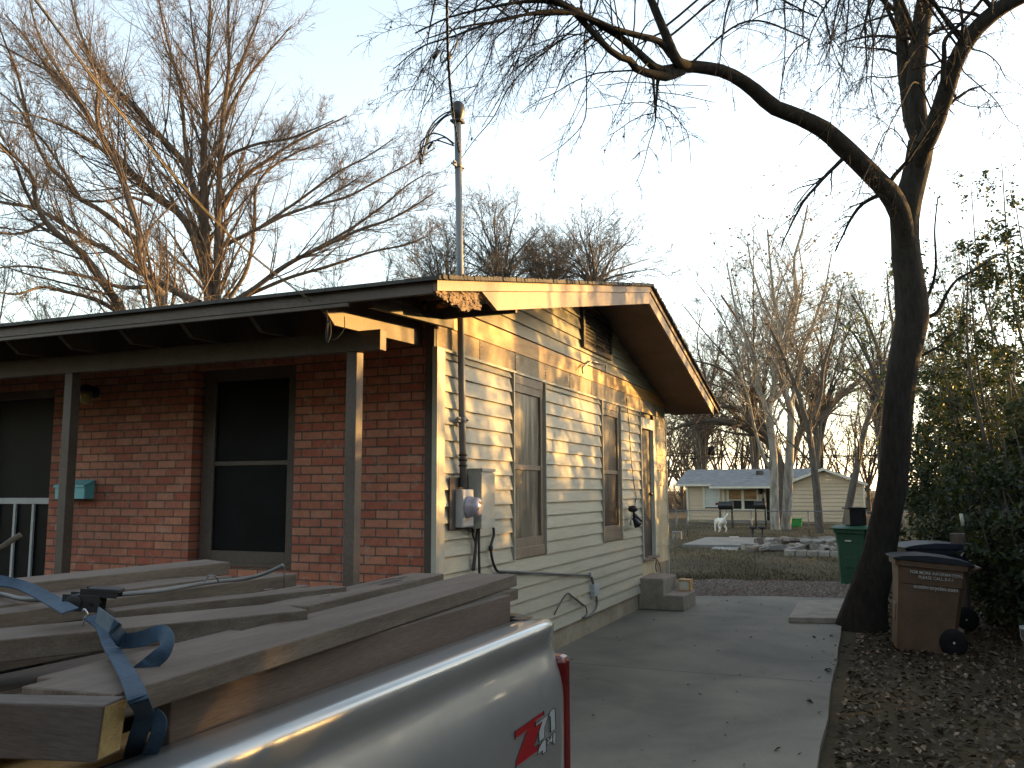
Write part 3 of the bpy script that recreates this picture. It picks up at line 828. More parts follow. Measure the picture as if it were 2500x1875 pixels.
# wires below
def wpt(px, py, x=.045): return onx(px, py, x)
def zC(x, y): return (900 + x * .18083, 1100 + y * .18083)
cb = empty('power_cable', (.04, .7, 1.3), 'black power cables hanging below the meter and breaker panel', 'cable')
for pts, r in (([(1395, 1040), (1410, 1150), (1440, 1250), (1425, 1430), (1400, 1620)], .009), ([(1470, 1060), (1455, 1200), (1440, 1400), (1420, 1620)], .012), ([(1490, 1050), (1490, 1300), (1495, 1590), (1498, 1800)], .011), ([(1380, 1045), (1420, 1090), (1400, 1060)], .008)):
    mb = MB(); mb.tube(spl([wpt(*zC(*q), .05) for q in pts], 8), r, 8); H(mb, 'wire', 'cable', cb)
mb = MB(); mb.tube(spl([wpt(*zC(*q), .05) for q in ((1685, 1030), (1690, 1140), (1665, 1230), (1650, 1310), (1660, 1420), (1690, 1540), (1745, 1630), (1850, 1640))], 8), .013, 8)
c = wpt(*zC(1650, 1315), .05); mb.tube([c - (0, .0, .02), c + (0, 0, .02)], .02, 8); H(mb, 'wire', 'cable', cb)
cd_ = empty('grey_conduit', (.04, 3.9, .7), 'grey conduit running low along the siding to a small junction box', 'conduit')
def zD(x, y): return (1300 + x * .19892, 1240 + y * .19892)
a_, b_ = wpt(1218, 1395, .045), wpt(*zD(715, 825), .045)
mb = MB(); mb.tube([a_, b_], .011, 8); mb.tube([b_ + (0, .0, .02), wpt(*zD(750, 950), .045)], .016, 8); mb.tube(spl([wpt(*zD(780, 1070), .05), wpt(*zD(790, 1180), .05), wpt(*zD(760, 1270), .05), wpt(*zD(690, 1330), .045), wpt(*zD(615, 1345), .02)], 8), .014, 8); H(mb, 'pipe', 'conduit', cd_)
ja, jb = wpt(*zD(745, 945), .06), wpt(*zD(820, 1065), .06)
mb = MB(); mb.box((.02, min(ja[1], jb[1]), min(ja[2], jb[2])), (.075, max(ja[1], jb[1]) - .03, max(ja[2], jb[2]))); mb.box((.03, b_[1] - .03, b_[2] - .02), (.062, b_[1] + .03, b_[2] + .035)); H(mb, 'junction_box', 'box_grey', cd_, .004)
mb = MB(); mb.tube(spl([wpt(*zD(*q), .04) for q in ((270, 1310), (330, 1190), (400, 1080), (440, 1048), (500, 1090), (600, 1170), (650, 1210), (670, 1290), (640, 1330), (612, 1345))], 8), .007, 6); mb.tube(spl([wpt(*zD(*q), .055) for q in ((440, 1050), (520, 1120), (620, 1200))], 6), .006, 6)
tag(H(mb, 'loose_cable', 'cable', None), 'loose black cable looped against the low siding behind the truck', 'cable')
# flood light hanging by its cable
fl = empty('flood_light', tuple(onx(1548, 1240, .12)), 'black twin flood light dangling on its cable beside the side door', 'light')
mb = MB(); mb.tube(spl([onx(*q, .03) for q in ((1528.5, 972), (1535, 1030), (1541, 1120), (1549, 1190), (1553, 1212), (1550, 1232))], 8), .0055, 6); H(mb, 'wire', 'cable', fl)
c = onx(1545, 1242, .11)
mb = MB(); mb.lathe([(.03, -.045), (.062, -.03), (.066, .01), (.05, .035), (.01, .045)], tuple(c), 'z', 14); mb.tube([c + (0, 0, -.02), c + (.01, .03, -.10), c + (.02, .05, -.15)], .024, 8); H(mb, 'mount', 'black', fl)
def lamphead(c0, d, L, r0, r1):
    d = np.array(d, float); d /= np.linalg.norm(d); mb = MB(); mb.tube([c0, c0 + d * L * .35, c0 + d * L * .7, c0 + d * L], [r0, r0 * 1.15, r1 * .85, r1], 14); return mb
h1 = H(lamphead(c + (.0, .03, -.12), (.25, .25, -.55), .13, .03, .058), 'lamp_head', 'black', fl)
h2 = H(lamphead(c + (.01, .05, -.09), (.2, .75, -.55), .14, .03, .055), 'lamp_head', 'black', fl)
h3 = H(lamphead(c + (.0, -.02, -.03), (-.1, -.15, -.8), .2, .008, .012), 'bracket', 'metal', fl)
# small bracket under the vent
br = MB()
for q in (((1165, 680), (1170, 725)), ((1165, 680), (1228, 640)), ((1228, 640), (1325, 665)), ((1325, 665), (1322, 722))):
    a2, b2 = [onx(1000 + x * .3617, 650 + y * .3617, .06) for x, y in q]; br.tube([a2, b2], .011, 6)
tag(H(br, 'metal_bracket', 'metal', None), 'bent bare metal bracket sticking out below the gable vent', 'bracket')
# mail box, porch lamp
mbx = empty('mailbox', (-3.98, -.06, 1.62), 'turquoise metal mailbox on the porch brick wall behind the post', 'mailbox')
M['teal'] = noisy('turquoise_paint', (.12, .38, .42), (.16, .45, .48), 4, .4, bmp=.03)
x0_, x1_ = ony(134, 1195, -.12)[0], ony(206, 1195, -.12)[0]
zb0, zt0 = ony(170, 1218, -.12)[2], ony(170, 1187, -.12)[2]
zt1 = ony(224, 1173, -.002)[2]
mb = MB(); mb.prism([(x0_, -.002, zb0), (x0_, -.118, zb0), (x0_, -.118, zt0), (x0_, -.002, zt1)], (x1_ - x0_, 0, 0)); H(mb, 'box_body', 'teal', mbx, .004)
mb = MB(); mb.prism([(x0_ - .008, -.001, zt1 + .002), (x0_ - .008, -.128, zt0 + .004), (x0_ - .008, -.128, zt0 - .012), (x0_ - .008, -.133, zt0 - .012), (x0_ - .008, -.133, zt0 + .008), (x0_ - .008, -.001, zt1 + .008)], (x1_ - x0_ + .016, 0, 0)); H(mb, 'lid', 'teal', mbx, .001)
pl2 = empty('porch_lamp', (-3.75, -.1, 2.6), 'dark wall lamp with yellowed glass on the porch brick wall', 'lamp')
c = ony(228, 958, -.06)
mb = MB(); mb.lathe([(.055, -.058), (.055, -.03), (.03, -.02)], (c[0], .058 - .06, c[2]), 'y', 14); mb.tube([(c[0], -.03, c[2] + .01), (c[0] - .02, -.10, c[2] + .03)], .02, 8); mb.lathe([(.03, .06), (.062, .04), (.07, -.0), (.07, -.012)], (c[0] - .03, -.12, c[2] + .01), 'z', 16); H(mb, 'lamp_body', 'black', pl2)
M['amber'] = noisy('yellow_glass', (.30, .24, .09), (.4, .33, .15), 5, .2, bmp=0)
mb = MB(); mb.lathe([(.05, -.0125), (.056, -.05), (.05, -.10), (.03, -.125), (.004, -.13)], (c[0] - .03, -.12, c[2] + .01), 'z', 16); H(mb, 'lamp_shade', 'amber', pl2)
# ================================================================== the pickup truck
def paint(name, c, rough=.28, metal=.55, coat=1.0, flake=.12):
    m, t, p = nodes(name)
    n = N(t, 'ShaderNodeTexNoise', Scale=3.0, Detail=6.0, Roughness=.7); t.links.new(mapped(t), n.inputs['Vector'])
    col = ramp(t, n.outputs[0], [(.35, tuple(q * .9 for q in c)), (.65, c)])
    n2 = N(t, 'ShaderNodeTexNoise', Scale=55.0, Detail=3.0); t.links.new(mapped(t), n2.inputs['Vector'])
    col = mix(t, ramp(t, n2.outputs[0], [(.70, (0, 0, 0)), (.76, (.35, .35, .35))]), col, tuple(q * .5 for q in c))
    t.links.new(col, p.inputs['Base Color'])
    p.inputs['Roughness'].default_value = rough; p.inputs['Metallic'].default_value = metal
    p.inputs['Coat Weight'].default_value = coat; p.inputs['Coat Roughness'].default_value = .06
    return m
M['silver'] = paint('silver_paint', (.36, .37, .365), .30, .45, .9)
M['red_lens'] = noisy('red_lens', (.10, .006, .008), (.14, .009, .011), 5, .2, bmp=0, spec=.6)
M['decal_red'] = noisy('decal_red', (.28, .008, .014), (.34, .012, .02), 5, .35, bmp=0)
M['decal_grey'] = noisy('decal_grey', (.33, .35, .35), (.4, .42, .42), 5, .35, bmp=0)
M['chrome'] = noisy('chrome', (.5, .5, .5), (.6, .6, .6), 5, .15, bmp=0, metal=1.0)
M['glass_dark'] = noisy('dark_glass', (.012, .014, .016), (.02, .022, .024), 3, .06, bmp=0, spec=.6)
M['bedliner'] = noisy('bed_liner', (.02, .02, .021), (.035, .035, .036), 30, .8, bmp=.3)
YR = -3.56
truck = empty('pickup_truck', (1.36, -5.5, 0), 'silver pickup truck parked on the driveway with its bed full of old boards', 'pickup truck')
TOP = [(2.205, 1.262), (2.205, 1.292), (2.212, 1.299), (2.25, 1.3005), (2.295, 1.301), (2.311, 1.300), (2.321, 1.295), (2.327, 1.286), (2.328, 1.274), (2.326, 1.258), (2.322, 1.242), (2.320, 1.230), (2.322, 1.218), (2.329, 1.200), (2.338, 1.178), (2.3465, 1.155), (2.3535, 1.128), (2.358, 1.10), (2.3603, 1.06), (2.361, .98), (2.3605, .90)]
def bedside(sgn):
    yc = -4.98
    ys_ = list(np.linspace(-5.62, -3.66, 60)) + [-3.63, -3.605, -3.585, -3.572, -3.563, YR]
    V, Fc = [], []
    m = len(TOP) + 8
    for y in ys_:
        t_ = max(0, (y + 3.68) / .12)          # the rear corner rounds in
        inn = .020 * t_ ** 2
        zb = .56
        d = abs(y - yc)
        if d < .50: zb = max(zb, .42 + math.sqrt(.50 ** 2 - d ** 2))
        fl = max(0, 1 - abs(d - .0) / .62) ** 2 * .018 * (1 if True else 0)
        low = [(2.3605 - .03 * (k / 8) ** 3, .90 + (zb - .90) * k / 8) for k in range(1, 9)]
        for (x, z) in TOP + low:
            xx = x - inn * min(1, max(0, (x - 2.22) / .1)) + (fl if z < .98 else 0)
            zz = z - (.006 * t_ ** 2 if z > 1.2 else 0)
            V.append((xx if sgn > 0 else 2.72 - xx, y, zz))
    n = len(ys_)
    for i in range(n - 1):
        for k in range(m - 1):
            Fc.append((i * m + k, (i + 1) * m + k, (i + 1) * m + k + 1, i * m + k + 1))
    Fc.append(tuple((n - 1) * m + k for k in range(m)))
    mb = MB(); mb.add(V, Fc, True)
    return mb
for sg in (1, -1):
    o = H(bedside(sg), 'bed_side', 'silver', truck)
    mm = o.modifiers.new('smooth', 'EDGE_SPLIT'); mm.split_angle = math.radians(50)
mb = MB(); mb.box((.52, -5.6, .84), (2.20, -3.60, .90)); mb.box((2.165, -5.6, .901), (2.204, -3.60, 1.285)); mb.box((.516, -5.6, .901), (.555, -3.60, 1.285)); mb.box((.52, -5.64, .60), (2.2, -5.601, 1.30)); H(mb, 'bed', 'bedliner', truck)
mb = MB(); mb.box((.50, -3.60, .70), (2.215, -3.535, 1.285)); H(mb, 'tailgate', 'silver', truck, .012)
mb = MB(); mb.box((.52, -3.602, 1.2855), (2.20, -3.528, 1.303)); H(mb, 'tailgate_cap', 'black', truck, .006)
mb = MB(); mb.box((.40, -3.55, .50), (2.32, -3.37, .69)); H(mb, 'bumper', 'chrome', truck, .03)
for x0 in (2.222, .358):
    mb = MB(); mb.box((x0, -3.60, .76), (x0 + (.131 if x0 > 1 else .14), -3.528, 1.19)); H(mb, 'tail_light', 'red_lens', truck, .018)
mb = MB(); q = onz(1276, 1509, 1.3025); mb.box((q[0] - .028, q[1] - .035, 1.3013), (q[0] + .022, q[1] + .035, 1.3028)); H(mb, 'stake_pocket', 'black', truck)
# wheels
for (wx, wy) in ((2.19, -4.98), (.53, -4.98), (2.19, -8.4), (.53, -8.4)):
    mb = MB(); mb.lathe([(.24, -.125), (.33, -.13), (.385, -.11), (.395, -.06), (.395, .06), (.385, .11), (.33, .13), (.24, .125)], (wx, wy, .395), 'x', 36); tyre = H(mb, 'wheel', 'rubber', truck)
    mb = MB(); mb.lathe([(.235, -.1255), (.22, -.08), (.10, -.06), (.06, -.09), (.01, -.10)], (wx, wy, .395), 'x', 30); mb.lathe([(.235, .1255), (.22, .08), (.10, .06), (.06, .09), (.01, .10)], (wx, wy, .395), 'x', 30); H(mb, 'rim', 'metal', tyre)
# cab and hood
mb = MB()
low = [(-5.66, .5), (-5.66, 1.28), (-7.55, 1.22), (-9.0, 1.12), (-9.2, 1.0), (-9.2, .5), (-8.9, .45), (-8.88, .62), (-8.7, .84), (-8.4, .92), (-8.1, .84), (-7.92, .62), (-7.9, .45)]
mb.prism([(.37, y, z) for y, z in low], (1.98, 0, 0)); H(mb, 'body', 'silver', truck, .03)
mb = MB(); mb.prism([(.50, y, z) for y, z in [(-5.67, 1.285), (-5.80, 1.83), (-6.0, 1.89), (-6.9, 1.89), (-7.05, 1.84), (-7.62, 1.225)]], (1.72, 0, 0)); H(mb, 'cab', 'silver', truck, .03)
for x0 in (2.2205, .4955):
    mb = MB(); mb.prism([(x0, y, z) for y, z in [(-5.86, 1.32), (-5.95, 1.76), (-6.88, 1.78), (-7.28, 1.34)]], (.004, 0, 0)); H(mb, 'window', 'glass_dark', truck)
mb = MB(); mb.hexa([(.60, -7.60, 1.262), (2.12, -7.60, 1.262), (2.12, -7.56, 1.262), (.60, -7.56, 1.262), (.66, -7.12, 1.80), (2.06, -7.12, 1.80), (2.06, -7.08, 1.80), (.66, -7.08, 1.80)]); H(mb, 'windscreen', 'glass_dark', truck)
for x0 in (2.30, .25): mb = MB(); mb.box((x0, -7.25, 1.33), (x0 + .17, -7.16, 1.5)); H(mb, 'mirror', 'black', truck, .02)
# badge on the bed side
def zE(x, y): return (1240 + x * .12962, 1660 + y * .12962)
XB = 2.3612
def badge(name, polys, mat, dx=0.0, outline=True, parent=None):
    mb = MB()
    for P in polys:
        pts = [onx(*zE(*q), XB + dx) for q in P]
        mb.prism([tuple(p) for p in pts], (.0006, 0, 0))
    return H(mb, name, mat, truck)
Zp = [(135, 965), (675, 580), (682, 662), (522, 790), (510, 882), (648, 785), (570, 1010), (490, 1262), (592, 1202), (555, 1352), (150, 1655), (155, 1520), (255, 1240), (362, 968), (140, 1118)]
P7 = [(522, 835), (762, 645), (760, 690), (695, 880), (690, 1082), (588, 1165), (580, 985), (640, 785), (524, 870)]
P1 = [(792, 592), (884, 522), (904, 920), (808, 980), (800, 680), (768, 700)]
P41 = [(655, 1150), (720, 1110), (720, 1350), (655, 1400), (648, 1330), (560, 1400), (585, 1280)]
PX = [(722, 1105), (770, 1075), (790, 1120), (815, 1040), (850, 1010), (838, 1080), (850, 1170), (812, 1180), (790, 1160), (745, 1235), (730, 1220), (765, 1140)]
P42 = [(852, 1008), (902, 968), (904, 1182), (860, 1215), (856, 1168), (840, 1170)]
badge('badge', [Zp], 'decal_red', .0012)
badge('badge', [P7, P1, P41, PX, P42], 'decal_grey', .0018)
mb = MB()
for P in (Zp, P7, P1, P41, PX, P42):
    pts = [onx(*zE(*q), XB + .0028) for q in P]
    for i in range(len(pts)):
        mb.tube([pts[i], pts[(i + 1) % len(pts)]], .0011, 5, False)
H(mb, 'badge_outline', 'black', truck)

# ================================================================== boards in the bed
M['grey_wood'] = noisy('weathered_board_edge', (.08, .060, .043), (.14, .112, .085), 4, .85, (6, .6, 6), .3, fine=.3, speck=((.25, .235, .2), .72, 12))
M['board_paint'] = noisy('old_brown_board_paint', (.088, .061, .045), (.128, .092, .07), 4, .78, (5, .45, 5), .3, fine=.3, speck=((.06, .045, .036), .70, 9))
M['board_cross'] = noisy('old_brown_board_paint_across', (.075, .054, .042), (.11, .082, .066), 4, .78, (.45, 5, 5), .3, fine=.3, speck=((.05, .04, .03), .70, 9))
M['cut_wood'] = noisy('cut_wood_end', (.26, .17, .065), (.42, .30, .12), 25, .8, (.3, 1, 1), .3, fine=.3, speck=((.2, .08, .04), .66, 10))
M['old_end'] = noisy('old_wood_end', (.14, .10, .075), (.21, .16, .12), 30, .85, (1, 1, .2), .4, fine=.3, speck=((.07, .04, .035), .66, 8))
def plank(name, label, near, far, wd, th, mats=('board_paint', 'grey_wood', 'old_end'), lift=0.0, far_cut=0.0, up=None, group='old boards in the truck bed', sag=0.0):
    n_, f_ = np.array(near, float), np.array(far, float)
    d = f_ - n_; d /= np.linalg.norm(d)
    left = np.cross((0, 0, 1), d); left /= np.linalg.norm(left)
    if up is not None:
        left = left * math.cos(up) + np.array([0, 0, 1]) * math.sin(up)
    nz = np.cross(d, left)
    if nz[2] < 0: nz = -nz
    L = np.linalg.norm(f_ - n_); K = 14
    rr = random.Random(hash(label) % 1000 if False else len(label) * 7 + int(abs(n_[1]) * 100))
    V = []
    for i in range(K + 1):
        t_ = i / K
        c = n_ + d * L * t_ + nz * (sag * math.sin(PI * t_)) + left * .002 * math.sin(t_ * 5 + rr.random())
        a = c; b = c + left * wd + (d * far_cut if i == K else 0)
        V += [a - nz * th, b - nz * th, b, a]
    Fc, sl = [], []
    for i in range(K):
        for k in range(4):
            k2 = (k + 1) % 4
            Fc.append((4 * i + k, 4 * i + 4 + k, 4 * i + 4 + k2, 4 * i + k2)); sl.append(1 if k in (1, 3) else 0)
    Fc += [(0, 1, 2, 3), (4 * K + 3, 4 * K + 2, 4 * K + 1, 4 * K)]; sl += [2, 2]
    me = bpy.data.meshes.new(name); me.from_pydata([tuple(v) for v in V], [], Fc)
    for q in mats: me.materials.append(M[q])
    me.polygons.foreach_set('material_index', sl)
    bm = bmesh.new(); bm.from_mesh(me); bmesh.ops.recalc_face_normals(bm, faces=bm.faces); bm.to_mesh(me); bm.free()
    o = bpy.data.objects.new(name, me); COL.objects.link(o)
    m = o.modifiers.new('bevel', 'BEVEL'); m.width = .0025; m.segments = 2; m.limit_method = 'ANGLE'
    return tag(o, label, 'board', group)
def Fz(x, y): return (x * .31646, 1360 + y * .31646)
def Gz(x, y): return (700 + x * .33906, 1360 + y * .33906)
def Zz(x, y): return (440 + x * .208, 1120 + y * .208)
plank('board', 'long brown board lying flat on top beside the truck rail', onz(*Fz(890, 1060), 1.415), onz(*Gz(1655, 125), 1.415), .170, .038)
plank('board', 'short board on edge tucked against the long top board', onz(*Fz(440, 937), 1.413) + (-.002, 0, 0), onz(*Fz(1890, 567), 1.413) + (-.002, 0, 0), .038, .12)
b0, b1 = onx(*Fz(1332, 1072), 2.2), onx(*Gz(1612, 322), 2.2)
plank('board', 'brown board standing on edge along the truck rail', (2.198, b0[1], 1.3745), (2.198, b1[1], 1.3745), .034, .125, ('grey_wood', 'board_paint', 'old_end'))
c0 = onx(*Gz(1650, 262), 2.15)
nb = plank('board', 'grey board with rusty nail heads squeezed under the long top board', (2.150, -4.75, 1.3755), (2.158, c0[1], 1.3755), .13, .034, ('grey_wood', 'grey_wood', 'old_end'))
ml = MB()
for gx, gy in ((970, 478), (1175, 412), (1245, 400), (1355, 370), (1457, 340)):
    p = onx(*Gz(gx, gy), 2.152); ml.lathe([(.004, 0), (.005, .004), (.001, .006)], (2.1505, p[1], 1.362), 'x', 8)
H(ml, 'nail', 'oldwood', nb)
r0, r1 = onz(*Fz(0, 640), 1.435), onz(*Gz(152, 380), 1.435)
plank('board', 'thick brown board lying askew between the strap and the long top board', r0 + (r0 - r1) * .7, r1, .155, .04)
h1_ = onz(*Zz(1370, 1345), 1.445)
h0_ = onz(*Fz(0, 440), 1.445)
hd_ = h0_ - h1_
plank('board', 'narrow greyish board with an old grey cable along its top', h0_ + hd_ * .7, h1_, .09, .038, ('board_paint', 'grey_wood', 'old_end'))
plank('board', 'brown board with a slanted end left of the grey cable', h0_ + hd_ * .7 + (-.092, 0, .006), h1_ + (-.095, -.18, .006), .16, .038, far_cut=-.12)
i1_ = onz(560, 1372, 1.478)
plank('board', 'brown board lying farthest back in the truck bed near the house', i1_ + hd_ * 1.5 + (-.02, 0, 0), i1_, .15, .038, far_cut=.05)
j0_, j1_ = onz(*Fz(900, 415), 1.425), onz(*Gz(432, 213), 1.425)
plank('board', 'thin strip of board lying between the cable board and the cracked board', j0_, j1_, .075, .036)
k0_, k1_ = onz(*Gz(160, 352), 1.412), onz(*Gz(1130, 119), 1.412)
kb = plank('board', 'cracked brown board left of the long top board', k0_, k1_, .125, .036)
M['crack'] = noisy('dark_crack', (.02, .014, .012), (.05, .03, .025), 20, .9, bmp=0)
cr = MB(); rr = random.Random(6)
kd = (k1_ - k0_); kl = np.cross((0, 0, 1), kd / np.linalg.norm(kd))
for i in range(16):
    t_, s_ = rr.uniform(.02, .85), rr.uniform(.01, .115); L_ = rr.uniform(.03, .16)
    a = k0_ + kd * t_ + kl * s_; b = a + kd / np.linalg.norm(kd) * L_ + kl * rr.uniform(-.006, .006)
    wv = kl * rr.uniform(.0008, .0025)
    cr.hexa([a + (0, 0, .0002), b + (0, 0, .0002), b + wv + (0, 0, .0002), a + wv + (0, 0, .0002), a + (0, 0, .0008), b + (0, 0, .0008), b + wv + (0, 0, .0008), a + wv + (0, 0, .0008)])
H(cr, 'crack', 'crack', kb)
# near cross block with a fresh cut end
e1, e2, e0_ = ony(253, 1722, -5.285), ony(233, 1864, -5.285), ony(0, 1716, -5.285)
e3 = ony(0, 1862, -5.285)
ex = (e1 - e0_); 
mb = MB(); th = np.array((0, .040, .004))
A_ = [e3 - ex * 2.2, e2, e1, e0_ - ex * 2.2]
mb.prism([tuple(a) for a in A_], th)
eb = tag(H(mb, 'board', 'board_cross', None, .003), 'short dark board on edge with a yellow sawn end, nearest to the camera', 'board', 'old boards in the truck bed')
cut = MB(); cut.prism([tuple(e2 + (.0003, .002, .004)), tuple(e1 + (.0003, .002, -.003)), tuple(e1 + th + (.0003, -.002, -.003)), tuple(e2 + th + (.0003, -.002, .004))], (.0012, 0, 0)); H(cut, 'sawn_end', 'cut_wood', eb)
plank('board', 'brown board lying low under the sawn end block', (2.20, -5.42, 1.262), (2.16, -4.9, 1.262), .30, .038, ('raw_wood', 'cut_wood', 'cut_wood'))
for i, x in enumerate((1.98, 1.80, 1.62, 1.44, 1.26, 1.05, .85)):
    plank('board', 'brown board in the lower layer of the load of old boards', (x, -5.55, 1.375 if x < 1.75 else 1.34), (x + .01, -3.64 if i % 2 else -3.75, 1.375 if x < 1.75 else 1.34), .15, .038)
# supports below the load
for y in (-5.3, -4.6, -3.85):
    plank('board', 'brown board crosswise under the load of old boards', (2.155, y, 1.20), (.56, y, 1.20), .09, .299, ('board_paint', 'board_paint', 'old_end'))
# strap
M['strap'] = noisy('blue_webbing', (.015, .034, .06), (.032, .066, .105), 18, .75, (1, 1, 1), .3, fine=.3)
strap = empty('ratchet_strap', tuple(onz(205, 1500, 1.46)), 'blue ratchet strap with black buckle pulled over the old boards', 'strap')
mb = MB()
up_ = (0.2, .9, .45)
Pn = [onz(-140, 1395, 1.53), onz(0, 1418, 1.51), onz(60, 1432, 1.50), onz(120, 1462, 1.485), onz(172, 1492, 1.475)]
mb.ribbon(spl(Pn, 8), [(.55, .8, .25)] * (8 * 4 + 1), .030)
H(mb, 'webbing', 'strap', strap)
P2 = [onz(222, 1505, 1.466), onz(252, 1530, 1.452), onz(272, 1580, 1.43), onz(296, 1620, 1.428), onz(322, 1668, 1.424), onz(338, 1710, 1.42), onz(352, 1745, 1.375), onz(336, 1800, 1.33), onz(322, 1850, 1.28), onz(318, 1890, 1.24)]
c2_ = spl(P2, 8)
sd2 = [(.75, .62, .1 * math.sin(i * .2)) for i in range(len(c2_))]
mb = MB(); mb.ribbon(c2_, sd2, .026); H(mb, 'webbing', 'strap', strap)
dpt = lambda p: float((p - CAM) @ FW)
d0 = dpt(onz(272, 1560, 1.44))
P3 = [onz(238, 1500, 1.475), onz(275, 1530, 1.47), at(300, 1562, d0 - .03), at(345, 1560, d0 - .05), at(392, 1545, d0 - .06), at(408, 1562, d0 - .09), at(398, 1592, d0 - .11), at(365, 1622, d0 - .12), at(332, 1652, d0 - .13), at(324, 1700, d0 - .15)]
c3_ = spl(P3, 8)
sd3 = []
for i in range(len(c3_)):
    t_ = i / 8
    a3 = min(1, max(0, (t_ - 3.5) / 3)); sd3.append((.15 + .55 * a3, .1 + .5 * a3, 1.0 - .85 * a3))
mb = MB(); mb.ribbon(c3_, sd3, .026); H(mb, 'webbing', 'strap', strap)
P4 = [at(368, 1742, d0 - .22), at(388, 1760, d0 - .22), at(385, 1795, d0 - .22), at(362, 1850, d0 - .2)]
c4_ = spl(P4, 8); mb = MB(); mb.ribbon(c4_, [(.8, .5, .1)] * len(c4_), .022); H(mb, 'webbing', 'strap', strap)
rc = onz(205, 1492, 1.462) + np.array((0, 0, .018))
ax = np.array([.86, .50, -.08]); ax /= np.linalg.norm(ax); ay = np.cross((0, 0, 1), ax); ay /= np.linalg.norm(ay); az = np.cross(ax, ay)
mb = MB()
for s_ in (-1, 1):
    mb.obox(rc + ay * s_ * .022, ax * .035, ay * .002, az * .016); mb.obox(rc + ay * s_ * .018 + ax * .03 + az * .020, ax * .035, ay * .002, az * .008)
for t_ in (-.026, 0, .022): mb.tube([rc + ax * t_ - ay * .024, rc + ax * t_ + ay * .024], .006, 8)
mb.obox(rc + ax * .038 + az * .026, ax * .030, ay * .021, az * .0035)
mb.tube([rc - ax * .012 - ay * .03, rc - ax * .012 + ay * .03], .015, 12)
bk = H(mb, 'buckle', 'black', strap, .001)
mb = MB(); q0 = onz(203, 1487, 1.47); d1 = dpt(rc) - .05
mb.tube(spl([at(202, 1492, d1), at(206, 1488, d1), at(213, 1500, d1), at(207, 1510, d1), at(203, 1526, d1)], 6), .0025, 6); H(mb, 'hook', 'metal', bk)
# cable on the boards
mb = MB()
cz = 1.462
mb.tube(spl([onz(*Fz(*q), cz) for q in ((-300, 240), (0, 285), (220, 328), (560, 318), (1000, 283), (1250, 258), (1540, 208), (1700, 186), (1900, 166))] + [at(*Fz(2060, 120), dpt(onz(*Fz(1900, 166), cz)) - .02), at(*Fz(2185, 62), dpt(onz(*Fz(1900, 166), cz)) - .02)], 8), .0052, 8)
mb.tube(spl([onz(*Fz(1575, 192), cz + .005), onz(*Fz(1610, 145), cz + .02), onz(*Fz(1660, 150), cz + .02), onz(*Fz(1690, 190), cz + .003)], 6), .0022, 6)
tag(H(mb, 'grey_cable', 'conduit', None), 'old grey cable lying along the narrow board in the truck bed', 'cable')
mb = MB(); mb.tube(spl([at(-60, 1360, 1.35), at(0, 1338, 1.36), at(30, 1318, 1.37), at(51, 1306, 1.38)], 5), .0045, 8); tag(H(mb, 'stick', 'grey_wood', None), 'bare grey stick poking up from the load in front of the storm door', 'stick')
mb = MB()
for (a, b) in ((Fz(2185, 122), Fz(2190, 242)),):
    p = onz(*b, 1.41); mb.tube([p, p + (0, 0, .075)], .0018, 6); mb.lathe([(.005, 0), (.005, .002)], tuple(p + (0, 0, .075)), 'z', 8)
tag(H(mb, 'nail', 'oldwood', None), 'long rusty nail standing upright in the board by the cable end', 'nail')

# ================================================================== carts and things by the tree
def text_mesh(txt, size, mat, loc, xdir, zdir, parent, name='lettering', bold=.0, depth=.001):
    cu = bpy.data.curves.new('t', 'FONT'); cu.body = txt; cu.size = size; cu.align_x = 'CENTER'; cu.extrude = depth; cu.offset = bold
    ob = bpy.data.objects.new('t', cu); COL.objects.link(ob)
    bpy.context.view_layer.update()
    me = bpy.data.meshes.new_from_object(ob.evaluated_get(bpy.context.evaluated_depsgraph_get()))
    bpy.data.objects.remove(ob)
    me.name = name
    x = Vector(xdir).normalized(); z = Vector(zdir).normalized(); nn = x.cross(z)
    me.transform(Matrix(((x[0], z[0], nn[0], loc[0]), (x[1], z[1], nn[1], loc[1]), (x[2], z[2], nn[2], loc[2]), (0, 0, 0, 1))))
    me.materials.clear(); me.materials.append(M[mat])
    o = bpy.data.objects.new(name, me); COL.objects.link(o); o.parent = parent
    return o
M['cart_brown'] = noisy('brown_cart_plastic', (.085, .048, .028), (.115, .068, .042), 3, .55, bmp=.1, fine=.15)
M['cart_green'] = noisy('green_cart_plastic', (.008, .050, .026), (.014, .068, .036), 3, .55, bmp=.1, fine=.15)
M['cart_navy'] = noisy('navy_cart_plastic', (.007, .009, .017), (.012, .015, .026), 3, .55, bmp=.1)
M['cart_lid'] = noisy('black_cart_lid', (.010, .011, .014), (.018, .02, .025), 3, .6, bmp=.1, spec=.25)
M['tyre_black'] = noisy('cart_tyre', (.006, .006, .007), (.012, .012, .012), 9, .8, bmp=.2, spec=.2)
M['letter'] = noisy('cart_lettering', (.34, .34, .32), (.44, .44, .42), 20, .6, bmp=0)
